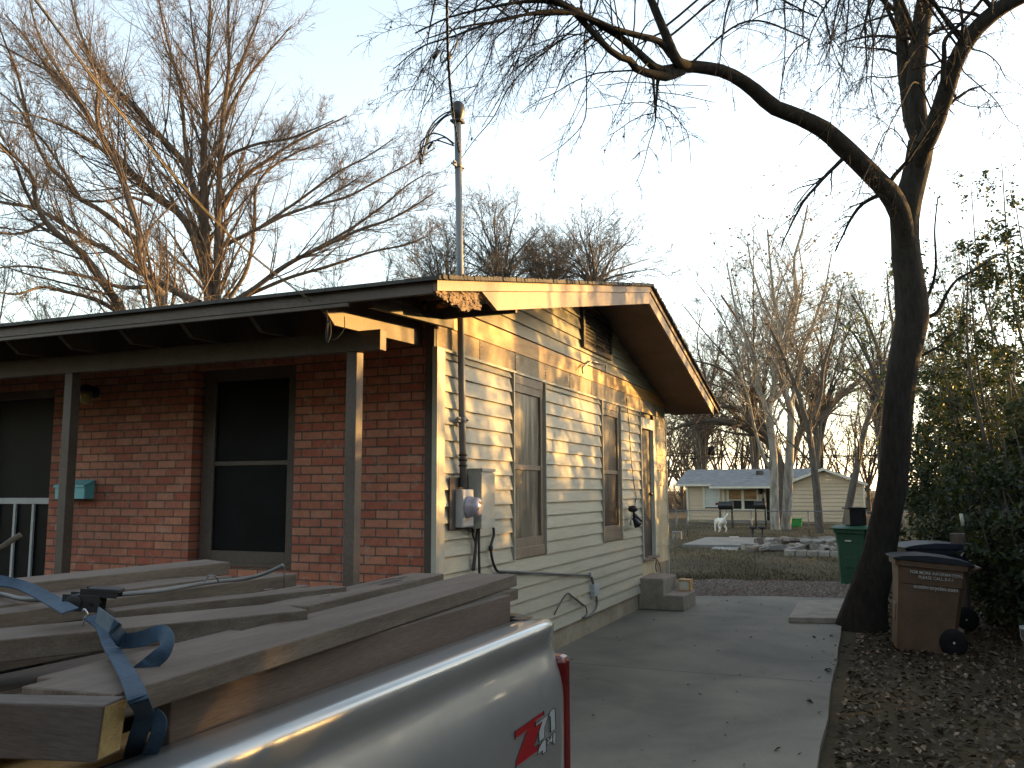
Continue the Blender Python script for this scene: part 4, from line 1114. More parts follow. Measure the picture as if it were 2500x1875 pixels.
def cart(loc, rot, label, body, lid, group='wheeled refuse carts', h=1.0):
    """local: x = front (-) to back (+), y = side to side, origin on the ground at the middle"""
    root = bpy.data.objects.new('wheeled_cart', None); COL.objects.link(root); tag(root, label, 'cart', group)
    def bld(mb, name, mat, par=root, bev=0.0):
        o = mb.build(name, M[mat], None, bev); o.parent = par; return o
    s = MB()
    rings = [(-.32, .30, -.262, .262, .0), (-.322, .32, -.268, .268, .18), (-.33, .37, -.282, .282, .74), (-.33, .385, -.29, .29, .745), (-.345, .40, -.305, .305, .93), (-.375, .43, -.325, .325, .935), (-.38, .44, -.33, .33, 1.0)]
    V, Fc = [], []
    for (a, b, c, d, z) in rings:
        r = .05
        V += [(a + r, c, z), (b - r, c, z), (b, c + r, z), (b, d - r, z), (b - r, d, z), (a + r, d, z), (a, d - r, z), (a, c + r, z)]
    n = len(rings)
    for i in range(n - 1):
        for k in range(8): Fc.append((8 * i + k, 8 * i + (k + 1) % 8, 8 * i + 8 + (k + 1) % 8, 8 * i + 8 + k))
    Fc += [tuple(range(8))[::-1], tuple(8 * n - 8 + k for k in range(8))]
    s.add(V, Fc); b = bld(s, 'cart_body', body, root, .006)
    l = MB()
    P = [(-.41, 1.002), (-.41, 1.022), (-.30, 1.05), (-.05, 1.075), (.25, 1.068), (.42, 1.04), (.46, 1.012), (.46, 1.002)]
    l.prism([(x, -.345, z) for x, z in P], (0, .69, 0)); bld(l, 'lid', lid, root, .012)
    hd = MB(); hd.tube([(.43, -.25, .95), (.53, -.25, .985), (.53, .25, .985), (.43, .25, .95)], .018, 10); bld(hd, 'handle', body)
    for sy in (-1, 1):
        wl = MB(); wl.lathe([(.05, -.035), (.12, -.035), (.148, -.02), (.15, 0), (.148, .02), (.12, .035), (.05, .035)], (.27, sy * .285, .15), 'y', 28); wo_ = bld(wl, 'wheel', 'tyre_black')
        hb = MB(); hb.lathe([(.012, -.042), (.016, -.03), (.016, .03), (.012, .042)], (.27, sy * .285, .15), 'y', 14); bld(hb, 'hub', 'box_grey', wo_)
    ac = MB(); ac.box((.12, -.2445, .02), (.40, .2445, .30)); bld(ac, 'wheel_housing', body, root, .03)
    fp = MB(); fp.box((-.335, -.12, .30), (-.30, .12, .50)); bld(fp, 'grip_bar', body, root, .01)
    root.location = loc; root.rotation_euler = rot
    return root, bld
rot7 = math.radians(7)
fc = onz(2184, 1588, -.04)
cx, cy = fc[0] + .27 * math.cos(rot7) - .24 * math.sin(rot7) * -1 * .0 + .0, fc[1] + .26
brown, bl = cart((cx + .02, cy, gh(3.5, 4.1) + .0), (0, math.radians(5.0), rot7), 'brown recycling cart with black lid and white lettering beside the big tree', 'cart_brown', 'cart_lid')
sy = -.296
brown.scale = (.92, .92, .955)
text_mesh('FOR MORE INFORMATION,', .046, 'letter', (.06, -.315, .865), (1, 0, 0), (0, -.03, 1), brown, 'lettering', .0003)
text_mesh('PLEASE CALL 3-1-1', .046, 'letter', (.06, -.313, .815), (1, 0, 0), (0, -.03, 1), brown, 'lettering', .0003)
text_mesh('austinrecycles.com', .062, 'letter', (.06, -.3105, .705), (1, 0, 0), (0, -.05, 1), brown, 'lettering', .0005)
gb = onz(2088, 1428, gh(2.7, 10.5))
green, gl = cart((gb[0] + .07, gb[1] + .3, gh(2.7, 10.6)), (0, 0, math.radians(90 - 20)), 'green wheeled cart with small white sticker, behind the big tree trunk', 'cart_green', 'cart_green')
mb = MB(); mb.box((-.349, -.02, .86 - .08), (-.345, .10, .89 - .08)); s_ = gl(mb, 'sticker', 'letter'); 
mb = MB(); mb.box((-.318, -.10, .585), (-.312, .04, .592)); gl(mb, 'sticker', 'letter')
navy, nl_ = cart((3.80, 6.30, gh(4, 6.3) - .01), (0, 0, math.radians(15)), 'dark navy cart lid just showing behind the brown recycling cart', 'cart_navy', 'cart_navy')
# black crate on the green cart
gx, gy, gzz = green.location
crate = empty('black_crate', (gx - .02, gy - .02, gzz + 1.075), 'black plastic crate with pale rim standing on the green cart lid', 'crate')
mb = MB()
q = MB(); a_ = math.radians(-20)
def rot2(x, y): return (gx - .02 + x * math.cos(-.35 * -1) - y * math.sin(.35), gy - .02 + x * math.sin(.35) + y * math.cos(.35))
def rbox(m_, x0, x1, y0, y1, z0, z1):
    b = [rot2(x0, y0), rot2(x1, y0), rot2(x1, y1), rot2(x0, y1)]
    m_.hexa([(*p, gzz + z0) for p in b] + [(*p, gzz + z1) for p in b])
for (x0, x1, y0, y1) in ((-.15, .15, -.15, -.13), (-.15, .15, .13, .15), (-.15, -.13, -.129, .129), (.13, .15, -.129, .129)): rbox(mb, x0, x1, y0, y1, 1.077, 1.37)
rbox(mb, -.129, .129, -.129, .129, 1.077, 1.10)
for x in (-.08, .06): rbox(mb, x, x + .03, -.156, -.1505, 1.08, 1.33)
H(mb, 'crate_body', 'black', crate, .004)
mb = MB()
for (x0, x1, y0, y1) in ((-.18, .18, -.18, -.14), (-.18, .18, .14, .18), (-.18, -.14, -.139, .139), (.14, .18, -.139, .139)): rbox(mb, x0, x1, y0, y1, 1.371, 1.40)
H(mb, 'rim', 'cart_lid', crate, .006)
# post, stake, rail, bucket
pz = lambda px, py, d: at(px, py, d)
c = at(2340, 1340, 10.9)
mb = MB(); mb.tube([(c[0], c[1], gh(c[0], c[1]) - .1), (c[0] + .01, c[1], .4), (c[0], c[1], at(2340, 1302, 10.9)[2])], [.105, .095, .09], 10, False)
tag(H(mb, 'wooden_post', 'oldwood', None, .01), 'short thick grey wooden post among the bushes behind the brown cart', 'post')
c = at(2350, 1268, 11.2)
stake = empty('metal_stake', (c[0], c[1], gh(c[0], c[1])), 'thin dark metal stake with a white painted tip among the bushes', 'stake')
zt = at(2348, 1254, 11.2)[2]; zm2 = at(2350, 1284, 11.2)[2]
mb = MB(); mb.tube([(c[0] + .02, c[1], gh(c[0], c[1]) - .1), (c[0], c[1], zm2)], .022, 6); H(mb, 'shaft', 'rubber', stake)
mb = MB(); mb.tube([(c[0], c[1], zm2 + .0005), (c[0] - .012, c[1], zt)], .023, 6); H(mb, 'tip', 'white_paint', stake)
a_, b_ = at(2362, 1318, 14.5), at(2520, 1321, 13.5)
c = at(2500, 1440, 8.6)
bk = empty('bucket', (c[0] + .1, c[1], gh(c[0], c[1])), 'pale grey bucket at the right edge under the bushes', 'bucket')
mb = MB(); zb_ = gh(c[0], c[1]); mb.lathe([(.125, 0), (.155, .36), (.165, .365), (.165, .39), (.15, .39), (.145, .05)], (c[0] + .10, c[1], zb_), 'z', 20); H(mb, 'bucket_body', 'box_grey', bk)
mb = MB(); mb.tube(spl([(c[0] - .06, c[1], zb_ + .37), (c[0] - .05, c[1] - .1, zb_ + .27), (c[0] + .1, c[1] - .17, zb_ + .22), (c[0] + .25, c[1] - .1, zb_ + .27), (c[0] + .26, c[1], zb_ + .37)], 6), .004, 6); H(mb, 'handle', 'metal', bk)
# ================================================================== the neighbour's yard and house
E1 = np.array([1.0, 0, 0]); E2 = np.array([0, 1.0, 0])
YN = 53.0
O_ = ony(1675, 1280, YN)
GZN = gh(0, 54) - .02
def nb(u, v, z): return tuple(O_ * (1, 1, 0) + E1 * u + E2 * v + np.array([0, 0, z]))
def U(px): return float((ony(px, 1200, YN) - O_) @ E1)
def Zp_(py, px=1900): return float(ony(px, py, YN)[2])
def nbox(mb, u0, u1, v0, v1, z0, z1):
    b = [(u0, v0), (u1, v0), (u1, v1), (u0, v1)]
    mb.hexa([nb(*q, z0) for q in b] + [nb(*q, z1) for q in b])
def lap_mat(name, c1, c2, h):
    m, t, p = nodes(name)
    tc = t.nodes.new('ShaderNodeTexCoord'); sp = t.nodes.new('ShaderNodeSeparateXYZ'); t.links.new(tc.outputs['Object'], sp.inputs[0])
    md = t.nodes.new('ShaderNodeMath'); md.operation = 'FRACT'; ml = t.nodes.new('ShaderNodeMath'); ml.operation = 'MULTIPLY'; ml.inputs[1].default_value = 1 / h
    t.links.new(sp.outputs[2], ml.inputs[0]); t.links.new(ml.outputs[0], md.inputs[0])
    n = N(t, 'ShaderNodeTexNoise', Scale=.8, Detail=5.0); t.links.new(tc.outputs['Object'], n.inputs['Vector'])
    c = ramp(t, n.outputs[0], [(.3, c1), (.7, c2)])
    t.links.new(c, p.inputs['Base Color']); p.inputs['Roughness'].default_value = .6
    return m
M['nb_wall'] = lap_mat('neighbour_siding', (.42, .34, .235), (.48, .39, .28), .24)
nbh = empty('neighbour_house', nb(5.5, 3, GZN), 'pale tan neighbour house with low grey roof beyond the chain link fence', 'house')
def NH(mb, name, mat, parent=nbh, bev=0): return mb.build(name, M[mat], parent, bev)
ze, zr_, zp = Zp_(1180), Zp_(1146), Zp_(1187)
uL, uG0, uG1, uMid = U(1678), U(1928), U(2108), U(1744)
zw0 = GZN - .1
def laps(mb, u0, u1, v, z0, z1, h=.24, ztop=None):
    z = z0
    while z < z1 - .02:
        zt = min(z + h, z1)
        q = [nb(u0, v - .05, z + .004), nb(u1, v - .05, z + .004), nb(u1, v + .02, z + .004), nb(u0, v + .02, z + .004), nb(u0, v - .004, zt), nb(u1, v - .004, zt), nb(u1, v + .02, zt), nb(u0, v + .02, zt)]
        mb.hexa(q); z = zt
# walls: left block, recessed porch block, gable block
mb = MB(); nbox(mb, uL, uG1 - 3.2, .05, 7.5, zw0, ze - .01); nbox(mb, uG0 + .02, uG1 - .02, -1.55, 4, zw0, ze); 
NH(mb, 'inner_wall', 'nb_wall')
mb = MB()
wnd = (U(1778), U(1848)); dk = (U(1869), U(1890)); wd2 = (U(1721), U(1754))
zwt, zwb = Zp_(1195), Zp_(1243)
zdt, zdb = Zp_(1189), Zp_(1241)
z_s = zw0 + .28
laps(mb, uL, wd2[0], .03, z_s, ze + .02); laps(mb, wd2[1], wnd[0], .03, z_s, ze + .02); laps(mb, wd2[0], wd2[1], .03, z_s, zdb - .01); laps(mb, wnd[0], wnd[1], .03, z_s, zwb - .01); laps(mb, wnd[0], wnd[1], .03, zwt + .02, ze + .02); laps(mb, wd2[0], wd2[1], .03, zdt + .02, ze + .02); laps(mb, wnd[1], dk[0], .03, z_s, ze + .02); laps(mb, dk[1], uG0, .03, z_s, ze + .02)
laps(mb, uG0, uG1, -1.57, z_s, ze - .05)
zg = Zp_(1150, 2012); um = (uG0 + uG1) / 2
z = ze - .05
while z < zg - .1:
    zt = z + .24
    f = lambda zz: max(0, 1 - (zz - ze + .05) / (zg - ze + .05)) * (uG1 - uG0) / 2
    a, b = f(z), f(min(zt, zg))
    mb.hexa([nb(um - a, -1.62, z + .004), nb(um + a, -1.60, z + .004), nb(um + a, -1.55, z + .004), nb(um - a, -1.55, z + .004), nb(um - b, -1.574, min(zt, zg)), nb(um + b, -1.574, min(zt, zg)), nb(um + b, -1.55, min(zt, zg)), nb(um - b, -1.55, min(zt, zg))]); z = zt
NH(mb, 'siding', 'nb_wall')
mb = MB(); nbox(mb, uL - .02, uG0 - .01, .0, .06, zw0, z_s - .002); nbox(mb, uG0 + .03, uG1 - .03, -1.56, -1.5, zw0, z_s - .002); NH(mb, 'foundation', 'concrete_wall')
for a, b, c, d, e, f in [(u, u + .12, -.05, .10, zw0 + .2, ze) for u in (uL - .06, U(1764))] + [(uG0 - .08, uG0 - .002, -1.64, -1.50, zw0, ze - .03), (uG1 + .002, uG1 + .10, -1.64, -1.50, zw0, ze - .03), (U(1867), U(1870), -.05, .05, z_s, ze)]:
    mb = MB(); nbox(mb, a, b, c, d, e, f); NH(mb, 'trim', 'white_paint')
# roofs
def nroof(mb, quad, th=.10):
    mb.hexa([(*q[:2], q[2] - th) for q in quad] + quad)
mb = MB()
ridge_v = 3.8
zr2 = Zp_(1147) + .16
nroof(mb, [nb(uL - .7, -.45, ze), nb(uG0 + 1.5, -.45, ze), nb(uG0 + 1.5, ridge_v, zr2), nb(uL - .7, ridge_v, zr2)])
nroof(mb, [nb(uL - .7, ridge_v, zr2), nb(uG0 + 1.5, ridge_v, zr2), nb(uG0 + 1.5, 8.2, ze), nb(uL - .7, 8.2, ze)])
NH(mb, 'roof', 'shingles_far')
mb = MB(); nroof(mb, [nb(U(1743), -1.75, zp), nb(uG0 - .09, -1.75, zp), nb(uG0 - .09, .6, ze + .30), nb(U(1748), .6, ze + .30)], .09); NH(mb, 'porch_roof', 'shingles_far')
mb = MB()
zgr = zg + .16
for sgn in (-1, 1):
    ue = um + sgn * ((uG1 - uG0) / 2 + .25)
    nroof(mb, [nb(ue, -1.95, ze - .06), nb(um, -1.95, zgr), nb(um, 4.2, zgr), nb(ue, 4.2, ze - .06)], .08)
NH(mb, 'gable_roof', 'shingles_far')
mb = MB()
for sgn in (-1, 1):
    ue = um + sgn * ((uG1 - uG0) / 2 + .26)
    mb.prism([nb(ue, -2.0, ze - .20), nb(ue, -2.0, ze - .04), nb(um, -2.0, zgr + .01), nb(um, -2.0, zgr - .16)], tuple(E2 * .045))
nbox(mb, uL - .7, U(1743), -.50, -.452, ze - .16, ze - .01); nbox(mb, U(1743), uG0 - .10, -1.80, -1.752, zp - .13, zp - .005)
NH(mb, 'fascia', 'white_paint')
# window pair, pale door, dark door
mb = MB(); wm = (wnd[0] + wnd[1]) / 2
for (a, b) in ((wnd[0] - .08, wnd[0] + .02), (wm - .09, wm + .09), (wnd[1] - .02, wnd[1] + .08)): nbox(mb, a, b, -.03, .049, zwb - .08, zwt + .10)
for (a, b) in ((wnd[0] + .02, wm - .09), (wm + .09, wnd[1] - .02)):
    nbox(mb, a, b, -.025, .049, zwt, zwt + .10); nbox(mb, a, b, -.025, .049, zwb - .08, zwb); nbox(mb, a, b, -.02, .049, (zwt * .46 + zwb * .54) - .03, (zwt * .46 + zwb * .54) + .03)
nw = NH(mb, 'window', 'white_paint')
M['amber_pane'] = noisy('curtained_pane', (.16, .08, .03), (.30, .16, .06), 1.5, .25, (1, 1, 3), 0, spec=.5)
zm3 = zwt * .46 + zwb * .54
for (a, b) in ((wnd[0] + .02, wm - .09), (wm + .09, wnd[1] - .02)):
    p_ = MB(); nbox(p_, a + .003, b - .003, .0, .045, zm3 + .032, zwt - .002); p_.build('pane', M['amber_pane'], nw)
    p_ = MB(); nbox(p_, a + .003, b - .003, .0, .045, zwb + .002, zm3 - .032); p_.build('pane', M['glass_dark'], nw)
mb = MB()
for (a, b) in ((wd2[0] - .14, wd2[0]), (wd2[1], wd2[1] + .10)): nbox(mb, a, b, -.03, .049, zdb - .02, zdt + .12)
nbox(mb, wd2[0], wd2[1], -.03, .049, zdt, zdt + .12); nbox(mb, wd2[0], wd2[1], -.02, .049, (zdt + zdb) / 2 - .03, (zdt + zdb) / 2 + .03)
nd = NH(mb, 'window', 'white_paint')
mb = MB(); nbox(mb, wd2[0] + .003, wd2[1] - .003, .0, .045, zdb, (zdt + zdb) / 2 - .032); nbox(mb, wd2[0] + .003, wd2[1] - .003, .0, .045, (zdt + zdb) / 2 + .032, zdt - .003); mb.build('pane', M['door_paint'], nd)
mb = MB(); nbox(mb, dk[0] + .003, dk[1] - .003, -.01, .04, z_s, Zp_(1192)); NH(mb, 'door', 'glass_dark')
mb = MB(); nbox(mb, U(1905), U(1911), 1.2, 1.4, ze + .3, Zp_(1136)); nbox(mb, U(1903.5), U(1912.5), 1.16, 1.44, Zp_(1136) + .001, Zp_(1134)); NH(mb, 'vent_pipe', 'galv')
mb = MB(); nbox(mb, U(1838), U(1855), 1.9, 2.4, zr2 - .5, Zp_(1147.5)); NH(mb, 'roof_vent', 'shingles')
mb = MB(); c = np.array(nb(U(1857.5), -.12, Zp_(1199))); mb.lathe([(.06, -.2), (.14, -.14), (.12, .12), (.03, .22)], tuple(c), 'z', 8); lamp_n = NH(mb, 'wall_lamp', 'black')
mb = MB(); nbox(mb, U(1740), uG0 - .1, -1.9, -.02, GZN - .05, GZN + .16); NH(mb, 'porch_slab', 'concrete')

# chain link fence
DF = 37.0
def fpt(px, d=DF): 
    p = at(px, 1246, d); return np.array([p[0], p[1], 0])
fence = empty('chain_link_fence', (*fpt(1880)[:2], gh(0, 32)), 'low chain link fence with thin grey posts across the back yard', 'fence')
fA, fB = at(1560, 1246, 36.0), at(2330, 1251, 38.5)
fz = lambda t: gh(*(fA + (fB - fA) * t)[:2])
M['chain'] = noisy('chain_link', (.10, .10, .10), (.16, .16, .155), 6, .5, bmp=0, metal=.4)
mb = MB(); mb.tube([fA + (fB - fA) * t for t in np.linspace(0, 1, 12)], .022, 6); H(mb, 'top_rail', 'chain', fence)
for px in (1646, 1671, 1822, 1960, 2080, 2200, 2300):
    t = (px - 1560) / 770; p = fA + (fB - fA) * t
    mb = MB(); mb.tube([(p[0], p[1], gh(p[0], p[1]) - .1), (p[0], p[1], p[2] + .05)], .03, 6); H(mb, 'post', 'chain', fence)
mb = MB(); LF = np.linalg.norm(fB - fA); dF = (fB - fA) / LF
hF = 1.05; nW = int(LF / .16)
for i in range(nW):
    for sg in (-1, 1):
        s0 = i * .16; s1 = s0 + sg * hF * .55
        if 0 <= s1 <= LF:
            a = fA + dF * s0; b = fA + dF * s1
            a = np.array([a[0], a[1], a[2] - .02]); b = np.array([b[0], b[1], b[2] - hF])
            mb.tube([a, b], .0022, 3, False, False)
H(mb, 'wire_mesh', 'chain', fence)

# old foundation slab, small slab and rubble
SZ = gh(-1, 25) + .10
P = [onz(*q, SZ) for q in ((1664, 1329), (1724, 1311), (1868, 1312), (1822, 1331))]
mb = MB(); mb.prism([(p[0], p[1], SZ - .16) for p in P], (0, 0, .16)); tag(H(mb, 'old_slab', 'concrete', None, .01), 'wide broken grey concrete slab lying in the back lawn', 'slab')
M['pale_concrete'] = noisy('pale_concrete', (.18, .172, .155), (.27, .258, .235), 2.2, .85, bmp=.5, fine=.25, bdist=.02)
P = [onz(*q, SZ) for q in ((1826, 1331), (1872, 1312), (2060, 1314), (2060, 1334))]
mb = MB(); mb.prism([(p[0], p[1], SZ - .16) for p in P], (0, 0, .158)); tag(H(mb, 'old_slab', 'pale_concrete', None, .01), 'pale broken concrete slab behind the pile of rubble', 'slab')
P = [onz(*q, SZ - .06) for q in ((1735, 1339), (1748, 1331), (1806, 1332), (1800, 1343))]
mb = MB(); mb.prism([(p[0], p[1], SZ - .2) for p in P], (0, 0, .14)); tag(H(mb, 'small_slab', 'pale_concrete', None, .01), 'small pale concrete slab in front of the wide broken slab', 'slab')
def chunk(rr, c, sx, sy, sz, rot, tilt):
    mb = MB()
    n = rr.randint(5, 7)
    ang = sorted(rr.uniform(0, 2 * PI) for _ in range(n))
    base = [(math.cos(a) * sx * rr.uniform(.75, 1.1), math.sin(a) * sy * rr.uniform(.75, 1.1)) for a in [2 * PI * i / n + rr.uniform(-.3, .3) for i in range(n)]]
    Mx = Matrix.Translation(Vector(c)) @ Matrix.Rotation(rot, 4, 'Z') @ Matrix.Rotation(tilt, 4, 'X')
    v = [tuple(Mx @ Vector((x, y, -sz * rr.uniform(.8, 1)))) for x, y in base] + [tuple(Mx @ Vector((x * rr.uniform(.85, 1), y * rr.uniform(.85, 1), sz * rr.uniform(.7, 1)))) for x, y in base]
    f = [tuple(range(n))[::-1], tuple(range(n, 2 * n))] + [(i, (i + 1) % n, n + (i + 1) % n, n + i) for i in range(n)]
    mb.add(v, f); return mb
rr = random.Random(17)
M['rubble_a'] = noisy('rubble_pale', (.15, .135, .118), (.25, .228, .20), 4, .9, bmp=.7, fine=.3, bdist=.03)
M['rubble_b'] = noisy('rubble_brown', (.10, .08, .065), (.17, .138, .115), 4, .9, bmp=.7, fine=.3, bdist=.03)
spots = []
for i in range(34):
    px = 1835 + (2055 - 1835) * (i % 17) / 16 + rr.uniform(-5, 5)
    py = 1343 + rr.uniform(-9, 8) - (6 if i > 16 else 0)
    spots.append((px, py))
for i, (px, py) in enumerate(spots):
    if px > 2052: px = 2050
    c = onz(px, py, gh(0, 22) + .02)
    big = rr.random()
    mbk = chunk(rr, (c[0], c[1], gh(c[0], c[1]) + .10 + (.12 if py < 1340 else 0)), .16 + .22 * big, .12 + .15 * big, .05 + .07 * rr.random(), rr.uniform(0, 3), rr.uniform(-.5, .6))
    tag(mbk.build('rubble_chunk', M['rubble_a' if rr.random() < .65 else 'rubble_b'], None), 'jagged chunk of broken concrete in the rubble pile by the old slabs', 'rubble', 'pile of broken concrete')
c0_, c1_ = onz(1915, 1349, gh(0, 21) + .1), onz(2056, 1356, gh(0, 21) + .1)
mb = MB()
for i in range(5):
    a = c0_ + (c1_ - c0_) * i / 5; b = c0_ + (c1_ - c0_) * (i + .95) / 5
    g = gh(a[0], a[1])
    mb.hexa([(a[0], a[1], g - .02), (b[0], b[1], g - .02), (b[0], b[1] + .35, g - .02), (a[0], a[1] + .35, g - .02), (a[0], a[1], g + .15 + rr.uniform(-.03, .03)), (b[0], b[1], g + .15), (b[0], b[1] + .35, g + .17), (a[0], a[1] + .35, g + .14)])
tag(H(mb, 'concrete_kerb', 'rubble_a', None, .02), 'long low row of broken concrete lying along the front of the rubble pile', 'kerb')
# grills, box, hose and bits
def grill(px, py, d, label, w_):
    p = at(px, py, d); g = gh(p[0], p[1]); root = empty('barbecue_grill', (p[0], p[1], g), label, 'grill', 'barbecue grills in front of the neighbour house')
    c = np.array([p[0], p[1], p[2]])
    mb = MB()
    P_ = []
    for k in range(13):
        a = PI * k / 12 * 2
        P_.append((math.cos(a) * .24, math.sin(a) * .22))
    a0 = c - E1 * w_; mb.add([tuple(a0 + E2 * x + np.array([0, 0, z]) + E1 * (w_ * 2) * s) for s in (0, 1) for x, z in P_[:-1]], [tuple(range(12)), tuple(range(12, 24))] + [(i, (i + 1) % 12, 12 + (i + 1) % 12, 12 + i) for i in range(12)], False)
    H(mb, 'barrel', 'black', root, .01)
    mb = MB()
    for s in (-1, 1):
        for t in (-1, 1): mb.tube([c + E1 * w_ * .8 * s + E2 * .15 * t - (0, 0, .15), c + E1 * w_ * .85 * s + E2 * .2 * t + np.array([0, 0, g - p[2]])], .025, 6)
    H(mb, 'leg', 'rubber', root)
    return root, c
r_, c = grill(1772, 1234, 46, 'black barrel grill with side shelf left in front of the neighbour windows', .38)
mb = MB(); mb.obox(c - E1 * .72 + np.array([0, 0, -.12]), E1 * .33, E2 * .2, (0, 0, .03)); H(mb, 'shelf', 'black', r_)
mb = MB(); mb.obox(c - E1 * .42 + np.array([0, 0, .08]), E1 * .10, E2 * .1, (0, 0, .06)); H(mb, 'side_pan', 'red_lens', r_)
r_, c = grill(1856, 1233, 46, 'dark barrel smoker with chimney right of the neighbour windows', .30)
mb = MB(); mb.tube([c + E1 * .16 + np.array([0, 0, .15]), c + E1 * .17 + np.array([0, 0, .62])], .055, 8); H(mb, 'chimney', 'black', r_)
p = at(1941, 1283, 48); g = gh(p[0], p[1])
M['lime'] = noisy('lime_plastic', (.03, .27, .05), (.05, .34, .07), 3, .45, bmp=.05)
mb = MB(); bb = [p * (1, 1, 0) + E1 * a + E2 * b for a, b in ((-.34, -.25), (.34, -.25), (.34, .25), (-.34, .25))]
mb.hexa([(q[0], q[1], g + .02) for q in bb] + [tuple(np.array([q[0], q[1], g + .43]) + E1 * .05 * s) for q, s in zip(bb, (-1, 1, 1, -1))]); gt = tag(H(mb, 'storage_tub', 'lime', None, .03), 'bright green plastic tub at the foot of the neighbour gable', 'tub')
mb = MB(); bb = [p * (1, 1, 0) + E1 * a + E2 * b for a, b in ((-.42, -.29), (.42, -.29), (.42, .29), (-.42, .29))]
mb.hexa([(q[0], q[1], g + .431) for q in bb] + [(q[0], q[1], g + .47) for q in bb]); H(mb, 'lid', 'lime', gt, .01)
p = at(1654, 1299, 34); g = gh(p[0], p[1])
mb = MB()
for a in (-.16, 0, .13): mb.obox((p[0] + a, p[1], g + .13), (.03, 0, 0), (0, .1, 0), (0, 0, .13))
mb.obox((p[0] - .015, p[1] + .0, g + .285), (.18, 0, 0), (0, .1, 0), (0, 0, .024)); tag(H(mb, 'concrete_block', 'pale_concrete', None, .01), 'grey hollow concrete block lying on the far lawn', 'block')
a, b = at(1781, 1300, 34), at(1803, 1301, 34)
mb = MB(); mb.tube([(a[0], a[1], gh(*a[:2]) + .05), (b[0], b[1], gh(*b[:2]) + .05)], .035, 6); tag(H(mb, 'white_stick', 'white_paint', None), 'short white stick lying in the grass near the dog', 'stick')
for (px, pt, lab) in ((1838, 1292, 'dark planter stand by the fence left of the big pale trunks'), (1861, 1290, 'terracotta planter beside the dark planter stand')):
    p = at(px, pt, 35.0); g = gh(p[0], p[1]); mb = MB()
    if 'dark' in lab:
        mb.lathe([(.12, 0), (.03, .05), (.03, .32), (.16, .36), (.18, .42), (.16, .42), (.1, .38)], (p[0], p[1], g), 'z', 10)
    else:
        mb.lathe([(.09, 0), (.15, .32), (.17, .33), (.17, .38), (.14, .38), (.12, .3)], (p[0], p[1], g), 'z', 12)
    M.setdefault('terracotta', noisy('terracotta', (.20, .085, .045), (.27, .12, .07), 5, .8))
    tag(H(mb, 'planter', 'rubber' if 'dark' in lab else 'terracotta', None), lab, 'planter')
mb = MB(); mb.tube(spl([onz(*q, gh(1, 9.5) + .03) for q in ((1765, 1453), (1780, 1443), (1810, 1435), (1850, 1425), (1900, 1417), (1960, 1409))], 6), .006, 6)
M['orange_cord'] = noisy('red_cord', (.16, .05, .025), (.22, .07, .035), 6, .6, bmp=0)
tag(H(mb, 'extension_cord', 'orange_cord', None), 'faded red cord lying across the gravel strip', 'cord')
mb = MB(); mb.tube(spl([onx(1300 + x * .19892, 1240 + y * .19892, .05 + i * .012) for i, (x, y) in enumerate(((1400, 605), (1480, 605), (1530, 640), (1560, 690), (1570, 740), (1575, 780)))], 6), .007, 6); mb.tube(spl([onx(1300 + x * .19892, 1240 + y * .19892, .06) for x, y in ((1520, 650), (1512, 720), (1522, 780))], 6), .009, 6)
tag(H(mb, 'extension_cord', 'orange_cord', None), 'thin reddish cord hanging from the side door sill to the steps', 'cord')

# white dog seen from behind
p = at(1765, 1297, 40.0); g = gh(p[0], p[1])
M['white_fur'] = noisy('white_fur', (.55, .52, .46), (.68, .66, .60), 6, .9, bmp=.5, fine=.15, bdist=.02)
dog = bpy.data.meshes.new('dog')
bm = bmesh.new(); lay = bm.verts.layers.skin.verify() if hasattr(bm.verts.layers, 'skin') else None
S = 1.0
# local: x right in the picture, y away from camera, z up; rump towards the camera, turned slightly
D = {'hip': ((0, 0, .50), .135), 'wst': ((.02, .16, .49), .12), 'mid': ((.05, .30, .48), .14), 'chs': ((.10, .50, .48), .165), 'nck': ((.14, .66, .47), .095), 'hd': ((.18, .80, .38), .09), 'mz': ((.20, .91, .30), .05),
     'ta': ((.02, -.12, .58), .035), 'tb': ((.07, -.19, .70), .04), 'tc': ((.15, -.17, .80), .04), 'td': ((.20, -.10, .77), .028), 'te': ((.18, -.07, .72), .015),
     'rh1': ((.11, -.02, .40), .085), 'rh2': ((.12, .06, .28), .055), 'rh3': ((.135, -.07, .17), .034), 'rh4': ((.135, -.03, .045), .030), 'rh5': ((.135, .03, .025), .03),
     'lh1': ((-.10, .0, .40), .085), 'lh2': ((-.12, .12, .28), .055), 'lh3': ((-.14, .02, .17), .034), 'lh4': ((-.15, .06, .045), .030), 'lh5': ((-.15, .12, .025), .03),
     'rf1': ((.18, .50, .36), .065), 'rf2': ((.19, .47, .22), .042), 'rf3': ((.19, .50, .05), .03), 'rf4': ((.19, .54, .025), .03),
     'lf1': ((.0, .52, .36), .065), 'lf2': ((-.01, .56, .22), .042), 'lf3': ((-.02, .54, .05), .03), 'lf4': ((-.02, .59, .025), .03),
     'er': ((.25, .78, .43), .03), 'el': ((.11, .78, .43), .03)}
